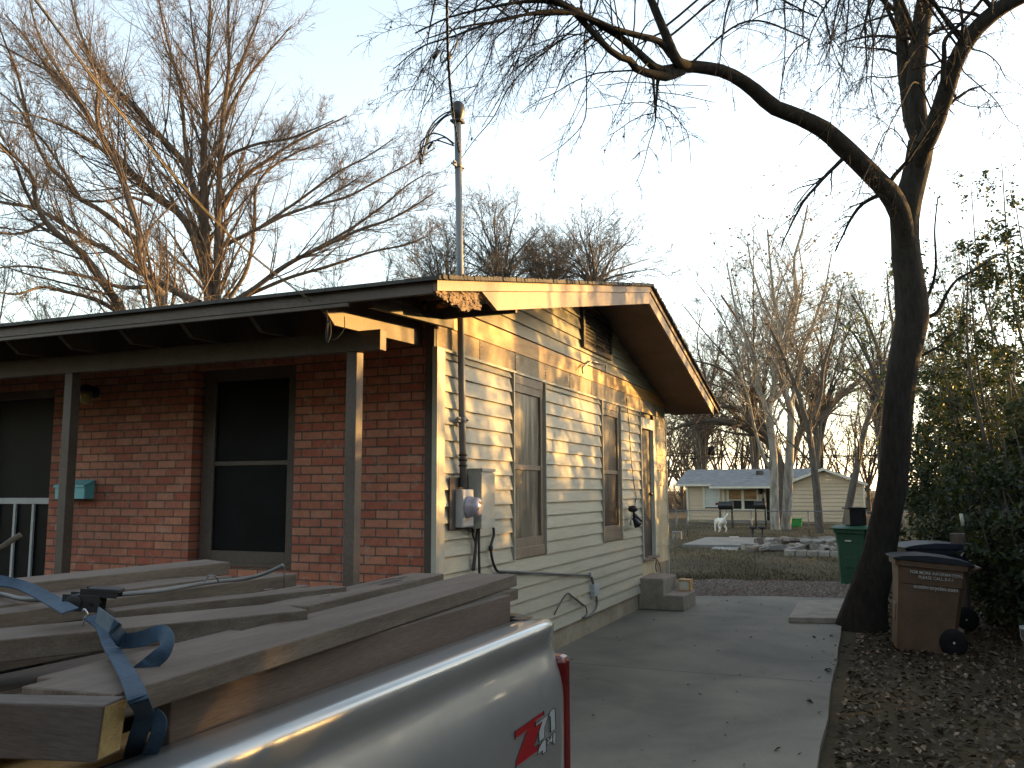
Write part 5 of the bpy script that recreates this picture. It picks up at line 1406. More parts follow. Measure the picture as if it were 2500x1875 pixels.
ed = [('hip', 'wst'), ('wst', 'mid'), ('mid', 'chs'), ('chs', 'nck'), ('nck', 'hd'), ('hd', 'mz'), ('hip', 'ta'), ('ta', 'tb'), ('tb', 'tc'), ('tc', 'td'), ('td', 'te'), ('hip', 'rh1'), ('rh1', 'rh2'), ('rh2', 'rh3'), ('rh3', 'rh4'), ('rh4', 'rh5'), ('hip', 'lh1'), ('lh1', 'lh2'), ('lh2', 'lh3'), ('lh3', 'lh4'), ('lh4', 'lh5'), ('chs', 'rf1'), ('rf1', 'rf2'), ('rf2', 'rf3'), ('rf3', 'rf4'), ('chs', 'lf1'), ('lf1', 'lf2'), ('lf2', 'lf3'), ('lf3', 'lf4'), ('hd', 'er'), ('hd', 'el')]
bm.free()
kk = list(D); dog.from_pydata([D[q][0] for q in kk], [(kk.index(a), kk.index(b)) for a, b in ed], [])
do = bpy.data.objects.new('dog', dog); COL.objects.link(do)
sk = do.modifiers.new('skin', 'SKIN'); ss_ = do.modifiers.new('sub', 'SUBSURF'); ss_.levels = 2; ss_.render_levels = 2
if not dog.skin_vertices: 
    bm = bmesh.new(); bm.from_mesh(dog); bm.verts.layers.skin.verify(); bm.to_mesh(dog); bm.free()
for i, q in enumerate(kk):
    r = D[q][1]; dog.skin_vertices[0].data[i].radius = (r, r); dog.skin_vertices[0].data[i].use_root = (q == 'hip')
bpy.context.view_layer.update()
me2 = bpy.data.meshes.new_from_object(do.evaluated_get(bpy.context.evaluated_depsgraph_get()))
bpy.data.objects.remove(do)
me2.polygons.foreach_set('use_smooth', [True] * len(me2.polygons)); me2.materials.clear(); me2.materials.append(M['white_fur']); me2.name = 'dog'
do = bpy.data.objects.new('dog', me2); COL.objects.link(do); do.location = (p[0], p[1], g); do.rotation_euler = (0, 0, YAW + .35)
do.scale = (1.08,) * 3
tag(do, 'white dog with curled up tail standing on the far lawn, seen from behind', 'dog')

# utility pole and wire behind the neighbour house
DPp = 72.0
pt, pb = at(1702, 985, DPp), at(1707, 1180, DPp)
M['pole'] = noisy('utility_pole_wood', (.06, .05, .042), (.10, .085, .07), 3, .9, (6, 6, .6), .3)
up_ = empty('utility_pole', (pb[0], pb[1], gh(pb[0], pb[1])), 'tall wooden utility pole with transformers behind the neighbour house', 'utility pole')
mb = MB(); mb.tube([(pb[0], pb[1], gh(pb[0], pb[1]) - .3), tuple(pb), tuple(pt)], [.20, .18, .13], 10); H(mb, 'pole', 'pole', up_)
mb = MB()
for px, py in ((1724, 1100), (1738, 1100)):
    c = at(px, py, DPp); mb.lathe([(.22, -.32), (.25, -.28), (.25, .25), (.2, .34), (.05, .36)], tuple(c), 'z', 12)
a, b = at(1706, 1102, DPp), at(1742, 1102, DPp); mb.tube([a, b], .07, 6); a, b = at(1684, 1119, DPp), at(1712, 1119, DPp); mb.tube([a, b], .08, 6); H(mb, 'transformer', 'rubber', up_)
mb = MB(); c = at(1698, 1056, DPp); mb.lathe([(.12, -.3), (.2, -.2), (.2, .3), (.12, .4)], tuple(c), 'z', 10); mb.tube([tuple(c), tuple(at(1704, 1052, DPp))], .05, 6); H(mb, 'street_light', 'box_grey', up_)
ow = empty('overhead_wire', tuple(at(1900, 1114, 70)), 'thin dark overhead wires strung behind the neighbour house', 'wire')
for ya, yb in ((1115, 1113), (1109, 1111)):
    mb = MB(); mb.tube(spl([at(1300, ya - 20, 68), at(1706, ya, DPp), at(1900, ya + 3, 70), at(2120, yb, 69), at(2500, yb - 20, 66)], 5), .035, 5); H(mb, 'wire', 'cable', ow)
# ================================================================== trees
RG = np.random.default_rng(21)
def unit(a): return a / (np.linalg.norm(a, axis=-1, keepdims=True) + 1e-12)
def resample(P, R, n):
    P = np.asarray(P, float); R = np.asarray(R, float)
    s = np.r_[0, np.cumsum(np.linalg.norm(np.diff(P, axis=0), axis=1))]
    t = np.linspace(0, s[-1], n)
    return np.stack([np.interp(t, s, P[:, k]) for k in range(3)], 1), np.interp(t, s, R)
def children(pts, rad, k, tmin, ang, angsd, ratio, rr, rng, maxL=None, tmax=.97, lens=None, rmin=.002):
    N_, n = pts.shape[:2]
    seg = np.linalg.norm(np.diff(pts, axis=1), axis=2).sum(1) if lens is None else lens
    cnt = np.maximum(1, (k * np.ones(N_) + rng.random(N_)).astype(int)) if np.isscalar(k) else k
    idx = np.repeat(np.arange(N_), cnt); m = len(idx)
    t = tmin + (tmax - tmin) * rng.random(m)
    f = t * (n - 1); i = np.minimum(f.astype(int), n - 2); w_ = (f - i)[:, None]
    p = pts[idx, i] * (1 - w_) + pts[idx, i + 1] * w_
    r0 = rad[idx, i] * (1 - w_[:, 0]) + rad[idx, i + 1] * w_[:, 0]
    tan = unit(pts[idx, i + 1] - pts[idx, i])
    rnd = unit(np.cross(tan, rng.normal(size=(m, 3))))
    a = np.radians(ang + angsd * rng.normal(size=m))[:, None]
    d = unit(tan * np.cos(a) + rnd * np.sin(a))
    L = seg[idx] * (ratio[0] + (ratio[1] - ratio[0]) * rng.random(m)) * (1.15 - .65 * t)
    if maxL: L = np.minimum(L, maxL * (.6 + .4 * rng.random(m)))
    return p, d, L, np.maximum(r0 * rr, rmin)
def extend(p, d, L, r, n, wob, trop, taper, rng):
    N_ = len(p); pts = np.zeros((N_, n, 3)); pts[:, 0] = p; q = p.copy(); d = d.copy()
    tr = np.array(trop)
    for i in range(1, n):
        d = unit(d + wob * rng.normal(size=(N_, 3)) + tr)
        q = q + d * (L / (n - 1))[:, None]; pts[:, i] = q
    rad = r[:, None] * (1 - (1 - taper) * np.linspace(0, 1, n)[None])
    return pts, rad
def tubes(groups, sides, rough=0.0):
    VV, FF, off = [], [], 0
    for pts, rad in groups:
        N_, n = pts.shape[:2]
        T = unit(np.gradient(pts, axis=1))
        ref = np.tile(np.array([.35, .22, .31]), (N_, 1)); ref = np.where(np.abs((T[:, 0] * unit(ref)).sum(1))[:, None] > .95, np.array([[1., -.4, .1]]), ref)
        u = unit(np.cross(T, ref[:, None, :])); v = np.cross(T, u)
        a = np.arange(sides) * 2 * PI / sides
        ring = u[:, :, None, :] * np.cos(a)[None, None, :, None] + v[:, :, None, :] * np.sin(a)[None, None, :, None]
        rr = rad[:, :, None, None]
        if rough: rr = rr * (1 + rough * RG.normal(size=(N_, n, sides, 1)))
        VV.append((pts[:, :, None, :] + ring * rr).reshape(-1, 3))
        b = np.arange(N_)[:, None, None] * n * sides + np.arange(n - 1)[None, :, None] * sides
        k = np.arange(sides)[None, None, :]; k2 = (k + 1) % sides
        FF.append(np.stack([b + k, b + k2, b + sides + k2, b + sides + k], 3).reshape(-1, 4) + off)
        off += N_ * n * sides
    return np.concatenate(VV), np.concatenate(FF)
def bark(name, c1, c2, sc=6, st=(3, 3, .6), b=1.0, speck=None):
    return noisy(name, c1, c2, sc, .9, st, b, fine=.35, spec=.2, bdist=.02, speck=speck)
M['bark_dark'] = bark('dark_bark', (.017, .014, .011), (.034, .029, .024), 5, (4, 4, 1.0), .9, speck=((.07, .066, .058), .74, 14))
M['bark_red'] = bark('reddish_bark', (.085, .066, .054), (.16, .128, .105))
M['bark_grey'] = bark('grey_bark', (.07, .06, .05), (.13, .115, .10))
M['bark_pale'] = bark('pale_bark', (.17, .15, .125), (.36, .34, .30), 3, (2, 2, .5), .4)
M['bark_brown'] = bark('brown_bark', (.08, .066, .054), (.135, .113, .094))
M['leaf_dark'] = leaf_mat('evergreen_leaves', [(0, (.014, .023, .010)), (.5, (.026, .040, .016)), (.85, (.046, .060, .022)), (1, (.10, .09, .03))], .5, .28)
M['leaf_pale'] = leaf_mat('pale_green_leaves', [(0, (.035, .06, .02)), (.6, (.06, .085, .03)), (1, (.12, .12, .04))], .5, .3)
M['leaf_dry'] = leaf_mat('dry_leaves', [(0, (.04, .03, .02)), (1, (.13, .09, .06))], .7, .2)

def tree(name, label, group, limbs, mat, lv, base=None, leaves=None, sides0=8, rough0=.03, trunkname='trunk', cat='tree', dens=None):
    """limbs: list of (points, radii); lv: list of level dicts; each grows from the one before"""
    b = np.asarray(base if base is not None else limbs[0][0][0], float)
    root = empty(name, tuple(b), label, cat, group)
    G = [resample(P, R, 26) for P, R in limbs]
    pts = np.stack([g[0] for g in G]); rad = np.stack([g[1] for g in G])
    V, Fq = tubes([(pts, rad)], sides0, rough0)
    mesh_np(trunkname, V, Fq, M[mat], root)
    cur = (pts, rad); allg = []
    for i, l in enumerate(lv):
        kk = l['k']
        if i == 0 and l.get('perm'):
            ln = np.linalg.norm(np.diff(pts, axis=1), axis=2).sum(1); kk = (ln * l['perm'] * (np.ones(len(ln)) if dens is None else np.array(dens)) + .5).astype(int)
        p, d, L, r = children(cur[0], cur[1], kk, l.get('tmin', .2), l.get('ang', 40), l.get('sd', 12), l['ratio'], l.get('rr', .6), RG, l.get('maxL'), rmin=l.get('rmin', .002))
        cur = extend(p, d, L, r, l.get('n', 6), l.get('wob', .12), l.get('trop', (0, 0, .03)), l.get('taper', .3), RG)
        allg.append(cur)
    if allg:
        if len(allg) > 1:
            V, Fq = tubes(allg[:1], 5); mesh_np('branches', V, Fq, M[mat], root)
            V, Fq = tubes(allg[1:], 3); mesh_np('twigs', V, Fq, M[mat], root)
        else:
            V, Fq = tubes(allg, 4); mesh_np('branches', V, Fq, M[mat], root)
    if leaves:
        n, size, lm, src, spread = leaves[:5]
        g = allg[src][0] if allg else pts
        ii = RG.integers(0, g.shape[0], n); jj = RG.integers(1, g.shape[1], n)
        P = g[ii, jj] + spread * RG.normal(size=(n, 3))
        P[:, 2] = np.maximum(P[:, 2], gh(0, 0) + .05)
        up = RG.normal(size=(n, 3)); up[:, 2] = np.abs(up[:, 2]) + .3; up = unit(up)
        u = unit(np.cross(up, RG.normal(size=(n, 3)))); v = np.cross(up, u)
        s = size * (.6 + .8 * RG.random(n))[:, None]
        asp = leaves[5] if len(leaves) > 5 else .5
        q = np.stack([P - u * s, P - v * s * asp + up * s * .12, P + u * s, P + v * s * asp + up * s * .12], 1).reshape(-1, 3)
        mesh_np('crown' if len(leaves) <= 6 else leaves[6], q, np.arange(4 * n).reshape(-1, 4), M[lm], root, smooth=False)
    return root
def px_limb(path, D, r0, r1, D1=None, w=None):
    n = len(path); D1 = D if D1 is None else D1
    P = np.array([at(x, y, D + (D1 - D) * i / (n - 1)) for i, (x, y) in enumerate(path)])
    R = np.linspace(r0, r1, n) if w is None else np.array([q * .5 * (D + (D1 - D) * i / (n - 1)) / F_PX for i, q in enumerate(w)])
    P2 = spl(P, 6); t = np.linspace(0, n - 1, len(P2)); R2 = np.interp(t, np.arange(n), R)
    return P2, R2

# --- the big dark tree on the right
z2 = lambda L: [(1000 + x * .678, y * .678) for x, y in L]
DT = 10.9
base = onz(2108, 1528, -.05)
limbs = [
    px_limb([(2106, 1545), (2110, 1500), (2120, 1450), (2140, 1380), (2155, 1310), (2168, 1240), (2178, 1180), (2188, 1090), (2192, 1000), (2200, 930), (2210, 860), (2224, 800), (2226, 745), (2220, 690), (2212, 620), (2208, 555), (2212, 510), (2228, 450), (2242, 390), (2250, 345)], DT, .2, .1,
            w=[135, 108, 92, 80, 74, 70, 68, 68, 69, 70, 71, 74, 80, 69, 66, 66, 66, 62, 60, 60]),
    px_limb([(2214, 650), (2206, 560)] + z2([(1745, 720), (1680, 645), (1600, 565), (1500, 475), (1400, 420), (1310, 385), (1230, 315), (1150, 265), (1060, 243), (985, 240)]), DT, .1, .06, 9.6, w=[36, 50, 50, 48, 46, 43, 39, 37, 34, 31, 29, 29]),
    px_limb([(2250, 350)] + z2([(1810, 430), (1795, 340), (1778, 210), (1772, 100), (1760, 0), (1752, -160), (1740, -300)]), DT, .1, .05, 11.6, w=[44, 40, 36, 32, 28, 26, 22, 16]),
    px_limb([(2248, 350)] + z2([(1822, 330), (1832, 180), (1850, 40), (1880, -120), (1920, -300)]), DT, .1, .05, 11.3, w=[46, 44, 42, 42, 34, 22]),
    px_limb([(2232, 440), (2250, 370)] + z2([(1880, 470), (1925, 350), (1955, 250), (2005, 150), (2080, 65), (2180, 0), (2330, -60)]), DT, .1, .05, 9.8, w=[36, 46, 44, 42, 40, 38, 40, 36, 24]),
    px_limb(z2([(1000, 238), (960, 215), (920, 120), (870, 0), (820, -130), (760, -300)]), 9.6, .06, .03, 9.0, w=[28, 26, 22, 19, 15, 9]),
    px_limb(z2([(960, 245), (895, 250), (830, 195), (760, 135), (690, 92), (620, 50), (540, 8), (430, -40), (300, -70), (150, -60)]), 9.6, .05, .02, 8.2, w=[24, 22, 18, 17, 16, 15, 14, 11, 8, 4]),
    px_limb(z2([(985, 250), (930, 275), (880, 268), (820, 250), (790, 215), (745, 200), (690, 150), (640, 95), (590, 45), (530, 10), (420, 5), (300, 25), (150, 60), (20, 120)]), 9.6, .05, .01, 8.3, w=[24, 24, 22, 20, 17, 16, 16, 15, 14, 12, 9, 7, 5, 3]),
    px_limb(z2([(940, 200), (900, 150), (830, 130), (740, 105), (660, 70), (560, 40), (450, 45), (330, 75), (200, 95), (60, 140)]), 9.5, .04, .01, 8.0, w=[16, 17, 16, 14, 12, 10, 8, 6, 5, 3]),
    px_limb(z2([(600, 45), (500, 50), (400, 55), (280, 85), (160, 130), (40, 170), (-60, 250)]), 9.0, .02, .006, 8.6, w=[9, 8, 7, 6, 5, 4, 2]),
    px_limb(z2([(893, 278), (890, 340), (885, 440)]), 9.6, .012, .005, 9.5, w=[8, 5, 3]),
    px_limb(z2([(1920, 290), (1925, 200), (1930, 140), (2000, 70), (2060, 0), (2120, -90)]), 10.3, .02, .01, 10.0, w=[13, 12, 10, 9, 8, 6]),
    px_limb(z2([(1810, 250), (1870, 235), (1920, 215), (1990, 180)]), 10.4, .01, .006, 10.2, w=[6, 5, 5, 4]),
    px_limb([(2262, 730), (2278, 690), (2285, 640), (2282, 560), (2290, 480)], DT, .012, .004, w=[9, 7, 6, 4, 3]),
    px_limb([(2264, 775), (2290, 760), (2312, 715), (2340, 680), (2380, 660), (2440, 620)], DT, .014, .004, w=[11, 9, 8, 6, 5, 3]),
    px_limb([(2252, 868), (2275, 855), (2300, 840), (2340, 800)], DT, .01, .004, w=[7, 6, 5, 3]),
]
zq = lambda L: [(1000 + x * .31646, y * .31646) for x, y in L]
zr = lambda L: [(1800 + x * .31646, y * .31646) for x, y in L]
hang = [(zq([(1360, 220), (1345, 340), (1360, 500), (1365, 750), (1340, 950), (1170, 1130), (1000, 1240)]), 4.2), (zq([(1320, 180), (1100, 360), (900, 520), (750, 700), (650, 900), (500, 1080), (400, 1220)]), 4.5),
 (zq([(840, 60), (800, 180), (650, 310), (620, 450), (520, 660), (430, 800)]), 4), (zq([(1060, 100), (950, 260), (870, 380), (770, 600), (680, 780), (560, 980)]), 4.2), (zq([(1895, 900), (1890, 960), (1840, 1130), (1800, 1290), (1740, 1420)]), 3),
 (zq([(1895, 870), (1800, 890), (1700, 940), (1600, 1010), (1530, 1050)]), 2.5), (zq([(1895, 760), (1960, 780), (2050, 830), (2212, 830)]), 3), (zq([(1895, 830), (1800, 790), (1600, 805), (1370, 840)]), 2.6), (zq([(1905, 660), (1840, 640), (1700, 635), (1460, 662)]), 3),
 (zq([(1900, 810), (2000, 850), (2090, 950), (2150, 1050), (2170, 1260)]), 3), (zq([(1900, 660), (2050, 655), (2300, 660)]), 3), (zq([(1900, 710), (2080, 730), (2350, 790)]), 2.6), (zq([(1900, 900), (1960, 940), (2010, 1080), (2020, 1250)]), 2.4),
 (zq([(1420, 280), (1330, 340), (1210, 520), (1120, 720), (1000, 920)]), 3.2), (zq([(700, 100), (600, 230), (480, 380), (330, 560), (200, 700), (60, 900)]), 4), (zq([(560, 120), (420, 260), (300, 420), (180, 640), (100, 820)]), 3.4), (zq([(900, 90), (850, 300), (800, 480), (700, 640), (590, 860)]), 3.2),
 (zq([(1150, 110), (1130, 200), (1140, 330), (1100, 480), (1060, 640), (960, 860)]), 3.2), (zq([(400, 150), (250, 330), (140, 480), (40, 640), (-40, 760)]), 3.6), (zq([(250, 180), (200, 400), (130, 700), (60, 1000)]), 3),
 (zr([(760, -60), (690, 30), (620, 150), (560, 280), (540, 400)]), 6), (zr([(560, 300), (450, 380), (370, 500), (345, 640), (320, 790)]), 4), (zr([(610, 130), (500, 85), (340, 65), (180, 120), (0, 225), (-120, 310)]), 4), (zr([(660, 40), (690, 180), (725, 320), (760, 440), (830, 560)]), 4),
 (zr([(1005, -60), (1020, 120), (1050, 300), (1045, 480), (1030, 660), (1050, 760), (1120, 1040)]), 5), (zr([(865, -60), (850, 160), (830, 360), (800, 560), (770, 700), (720, 830)]), 4), (zr([(870, 10), (960, 100), (1000, 260), (1010, 480), (980, 740)]), 3), (zr([(830, -40), (800, 120), (750, 240), (700, 400), (640, 560)]), 4),
 (zr([(1810, 380), (1920, 410), (2020, 500), (2060, 590), (2110, 640)]), 4), (zr([(1680, 770), (1800, 820), (1980, 825), (2150, 790)]), 3), (zr([(1245, 845), (1180, 960), (1110, 1110), (1030, 1280)]), 3.2), (zr([(1740, 550), (1880, 670), (2000, 780), (2100, 940), (2200, 975)]), 3.2), (zr([(1240, 590), (1120, 600), (1000, 590), (900, 640)]), 4), (zr([(980, 1370), (950, 1460), (920, 1550)]), 2.4)]
for P_, w_ in hang:
    limbs.append(px_limb(P_, 9.6 - .3 * RG.random(), 0, 0, 9.3 - .5 * RG.random(), w=np.linspace(w_, 1.6, len(P_))))
n_hang = len(hang)
for (x0, y0) in ((620, -60), (480, -90), (1500, -60), (1350, -80), (1250, -40), (1640, -20), (1560, -90), (1720, -40), (250, -60), (100, -80), (700, -100), (1150, -60), (1420, -30), (1690, -80), (1990, -60), (2100, -40)):   # drooping boughs from above the frame
    dx = -95 + 120 * RG.random(); dr = 90 + 260 * RG.random() ** 1.5; c0 = 40 + 90 * RG.random()
    limbs.append(px_limb(z2([(x0 + c0, y0 - 90), (x0 + c0 * .35, y0 - 20), (x0 + dx * .15, y0 + dr * .3), (x0 + dx * .55, y0 + dr * .68), (x0 + dx * .8, y0 + dr)]), 10.6 - 1.4 * RG.random(), .012, .004, 9.6 - 1.2 * RG.random(), w=[8, 7, 5, 4, 2]))
MAIN = np.concatenate([np.column_stack([l[0], np.full(len(l[0]), 0)]) for l in limbs[2:10]])[:, :3]
for i in range(16, len(limbs)):            # every bough leaves a real limb
    P_, R_l = limbs[i]
    dd_ = np.linalg.norm(MAIN - P_[0], axis=1) + (6.0 if P_[0][2] > 5.4 else 0.0) * (MAIN[:, 2] < P_[0][2] - .25); j = int(dd_.argmin()); S_ = MAIN[j]
    if .03 < dd_[j] < 5:
        m_ = (S_ + P_[0]) / 2 + np.array([0, 0, .28 * dd_[j]])
        arc = spl([S_, m_, P_[0]], 6)[:-1]
        limbs[i] = (np.concatenate([arc, P_]), np.concatenate([np.linspace(R_l[0] * 1.5, R_l[0], len(arc)), R_l]))
nL = len(limbs)
dn0 = [0.0, .35, .7, .5, 1.0, 1.4, 2.0, 2.2, 2.2, 2.6, 5.0, 1.5, 1.8, 1.2, 1.2, 1.2] + [2.6] * (nL - 16)
dn = dn0[:16] + [1.5] * n_hang + [0.9] * (nL - 16 - n_hang)
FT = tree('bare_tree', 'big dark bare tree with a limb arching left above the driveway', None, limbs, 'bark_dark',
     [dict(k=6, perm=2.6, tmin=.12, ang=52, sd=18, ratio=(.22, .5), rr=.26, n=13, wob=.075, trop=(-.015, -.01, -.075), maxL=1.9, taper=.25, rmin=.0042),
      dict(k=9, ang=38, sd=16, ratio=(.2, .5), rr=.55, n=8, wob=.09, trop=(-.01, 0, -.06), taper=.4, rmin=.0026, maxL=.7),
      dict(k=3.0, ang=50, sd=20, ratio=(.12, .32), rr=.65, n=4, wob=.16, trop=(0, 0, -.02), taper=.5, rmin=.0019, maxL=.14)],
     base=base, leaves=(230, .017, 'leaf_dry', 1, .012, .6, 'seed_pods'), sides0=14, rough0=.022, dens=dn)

# --- the wide bare tree behind the house, and the one left of it
z1 = lambda L: [(x * .5651, y * .5651) for x, y in L]
zl = lambda L: [(x * .31646, y * .31646) for x, y in L]
lvA = [dict(k=14, perm=4.2, tmin=.08, ang=34, sd=12, ratio=(.25, .58), rr=.32, n=11, wob=.06, trop=(0, 0, .04), maxL=4.4, taper=.22, rmin=.0075),
       dict(k=9, tmin=.12, ang=40, sd=12, ratio=(.22, .52), rr=.45, n=7, wob=.085, trop=(0, 0, .045), maxL=1.9, taper=.35, rmin=.005),
       dict(k=6.0, tmin=.12, ang=42, sd=14, ratio=(.32, .72), rr=.62, n=4, wob=.11, trop=(0, 0, .04), maxL=.85, taper=.5, rmin=.0038)]
D1 = 24.0
LT = [px_limb(p, D1, 0, 0, e, w=np.linspace(wa, wb, len(p))) for p, e, wa, wb in (
    (z1([(905, 2000), (905, 1280), (895, 1140), (885, 1000), (882, 850), (880, 700), (885, 520), (895, 380), (900, 250), (905, 100), (910, -40)]), 24, 30, 4),
    (z1([(935, 1700), (935, 1280), (940, 1100), (942, 950), (950, 760), (955, 620), (965, 480), (985, 340), (990, 220), (985, 60), (990, -60)]), 23.5, 20, 4),
    (z1([(895, 1200), (850, 1060), (815, 975), (750, 900), (650, 830), (560, 740), (480, 640), (420, 560), (350, 460), (280, 380), (200, 300), (120, 260), (-20, 180)]), 22, 22, 4),
    (z1([(900, 1000), (850, 860), (805, 720), (740, 640), (650, 545), (560, 440), (480, 370), (420, 300), (370, 200), (330, 90), (300, -40)]), 23, 20, 4),
    (z1([(880, 860), (830, 800), (815, 720), (800, 620), (790, 480), (775, 350), (740, 240), (715, 140), (690, 20), (680, -60)]), 25, 13, 3),
    (z1([(945, 940), (985, 850), (1060, 760), (1160, 690), (1250, 630), (1340, 580), (1420, 540), (1500, 500)]), 25, 13, 3),
    (z1([(960, 700), (1010, 660), (1120, 620), (1240, 600), (1350, 560), (1440, 520)]), 23, 10, 3),
    (z1([(945, 1060), (1010, 1040), (1120, 985), (1230, 930), (1340, 890), (1430, 840), (1500, 800), (1560, 760)]), 24, 12, 3),
    (z1([(990, 1290), (1060, 1180), (1090, 1060), (1100, 940), (1110, 800), (1180, 720), (1280, 660), (1380, 620)]), 25, 11, 3),
    (z1([(960, 1330), (1080, 1260), (1200, 1170), (1300, 1110), (1430, 1050), (1560, 990), (1680, 950), (1790, 890), (1880, 830)]), 23, 15, 3),
    (z1([(1060, 1280), (1250, 1200), (1420, 1150), (1600, 1090), (1740, 1060), (1850, 1020)]), 24, 10, 3),
    (z1([(1120, 985), (1300, 860), (1450, 750), (1580, 680), (1700, 600)]), 24, 8, 2.5),
    (z1([(1340, 890), (1500, 850), (1650, 770), (1780, 700), (1880, 640)]), 24.5, 7, 2.5),
    (z1([(1300, 1110), (1480, 1010), (1640, 900), (1760, 800), (1860, 740)]), 23.5, 8, 2.5),
    (z1([(960, 560), (1000, 460), (1060, 350), (1130, 260), (1200, 180), (1260, 110)]), 24, 9, 3),
    (z1([(965, 480), (1020, 320), (1070, 200), (1110, 100), (1140, 0)]), 23, 8, 3),
    (z1([(885, 520), (840, 470), (800, 400), (760, 300), (720, 220), (690, 120)]), 24, 8, 3),
    (z1([(885, 500), (870, 380), (850, 260), (830, 130), (820, 0)]), 23, 8, 3),
)]
tree('bare_tree', 'wide bare reddish tree rising behind the house roof, left of the mast', 'tall bare trees behind the house', LT, 'bark_red', [dict(lvA[0], tmin=.16)] + lvA[1:], base=at(511, 1500, D1) * (1, 1, 0) + (0, 0, gh(0, 14)), sides0=8)
D2 = 21.0
LT2 = [px_limb(p, D2, 0, 0, e, w=np.linspace(wa, wb, len(p))) for p, e, wa, wb in (
    (z1([(760, 1900), (705, 1310), (650, 1220), (625, 1180), (595, 1090), (605, 1000), (565, 900), (530, 780), (500, 700), (440, 600), (415, 480), (425, 380), (400, 280), (330, 180)]), 20, 24, 4),
    (z1([(640, 1700), (525, 1340), (480, 1270), (420, 1180), (350, 1090), (260, 1020), (190, 950), (150, 850), (150, 780), (90, 700), (20, 640), (-60, 560)]), 19, 24, 5),
    (z1([(860, 1310), (780, 1270), (690, 1220), (560, 1150), (470, 1080), (380, 1040), (260, 960), (150, 900), (40, 880), (-60, 860)]), 23, 20, 6),
    (z1([(600, 1050), (500, 960), (420, 900), (330, 850), (280, 780), (200, 700), (140, 580), (90, 480), (0, 400)]), 20, 14, 4),
    (z1([(540, 800), (430, 580), (340, 450), (270, 350), (190, 270), (100, 150), (20, 60)]), 21, 12, 3),
    (z1([(480, 680), (380, 600), (260, 540), (150, 500), (20, 480)]), 19, 10, 3),
    (z1([(640, 1240), (520, 1240), (400, 1200), (280, 1180), (120, 1150), (-40, 1160)]), 19, 11, 4),
    (z1([(500, 1340), (400, 1290), (280, 1260), (180, 1240), (80, 1270), (-30, 1260)]), 18.5, 12, 4),
    (z1([(660, 890), (560, 850), (450, 870), (340, 860), (250, 800)]), 20, 8, 3),
    (z1([(150, 900), (100, 800), (60, 700), (-10, 620)]), 18.5, 9, 4),
    (z1([(200, 960), (120, 1000), (40, 1010), (-60, 990)]), 18.5, 10, 4),
    (z1([(420, 560), (340, 420), (250, 300), (180, 180), (140, 60), (120, -60)]), 21, 9, 3),
    (z1([(350, 860), (250, 700), (180, 600), (100, 540), (0, 520)]), 20, 8, 3),
    (z1([(140, 580), (100, 420), (70, 300), (20, 180), (-20, 60)]), 19, 8, 3),
)]
tree('bare_tree', 'spreading bare tree at the far left whose limbs lean left behind the roof', 'tall bare trees behind the house', LT2, 'bark_red', lvA, base=at(400, 1500, D2) * (1, 1, 0) + (0, 0, gh(0, 11)), sides0=8)

# --- generic bare trees
def bare(px, ytop, D, label, group, mat='bark_brown', dens=1.0, spread=1.0, r=.20, leaves=None, lean=0, ybase=None, fork=.25):
    p = at(px, 1200, D); g = gh(p[0], p[1]); top = at(px, ytop, D)[2]
    Ht = top - g
    b = np.array([p[0], p[1], g - .1])
    L = []
    tr = [b, b + (0, 0, Ht * fork * .6), b + E1 * lean * Ht * .05 + np.array([0, 0, Ht * fork])]
    L.append((spl(tr, 6), np.linspace(r, r * .75, 13)))
    f0 = tr[-1]
    nl = int(7 + 3 * dens)
    for i in range(nl):
        a = 2 * PI * i / nl + RG.random(); sp = spread * Ht * (.12 + .22 * RG.random()) * (1 if i else .2)
        hh = Ht * (1 - fork) * (.62 + .36 * RG.random()) * (1 if i else 1.05)
        o = (E1 * math.cos(a) + E2 * math.sin(a) * .8) * sp
        s0 = f0 - np.array([0, 0, Ht * .08 * RG.random()])
        L.append((spl([s0, s0 + o * .35 + np.array([0, 0, hh * .28]), s0 + o * .72 + np.array([0, 0, hh * .6]) + .03 * Ht * RG.normal(size=3), s0 + o + np.array([0, 0, hh])], 6), np.linspace(r * .55, r * .07, 19)))
    k = 1.15 * math.sqrt(D / 24)
    lv = [dict(k=int(13 * dens), tmin=.12, ang=36, sd=12, ratio=(.22, .5), rr=.45, n=7, wob=.11, trop=(0, 0, .05), taper=.25, rmin=.009 * k),
          dict(k=8 * dens, ang=36, sd=13, ratio=(.25, .55), rr=.5, n=5, wob=.13, trop=(0, 0, .05), taper=.4, rmin=.007 * k),
          dict(k=6 * dens, ang=38, sd=14, ratio=(.3, .6), rr=.6, n=4, wob=.14, trop=(0, 0, .04), taper=.5, rmin=.0055 * k, maxL=1.0)]
    return tree('bare_tree', label, group, L, mat, lv, base=(b[0], b[1], g), leaves=leaves, sides0=7)
G1 = 'bare trees showing over the roof'
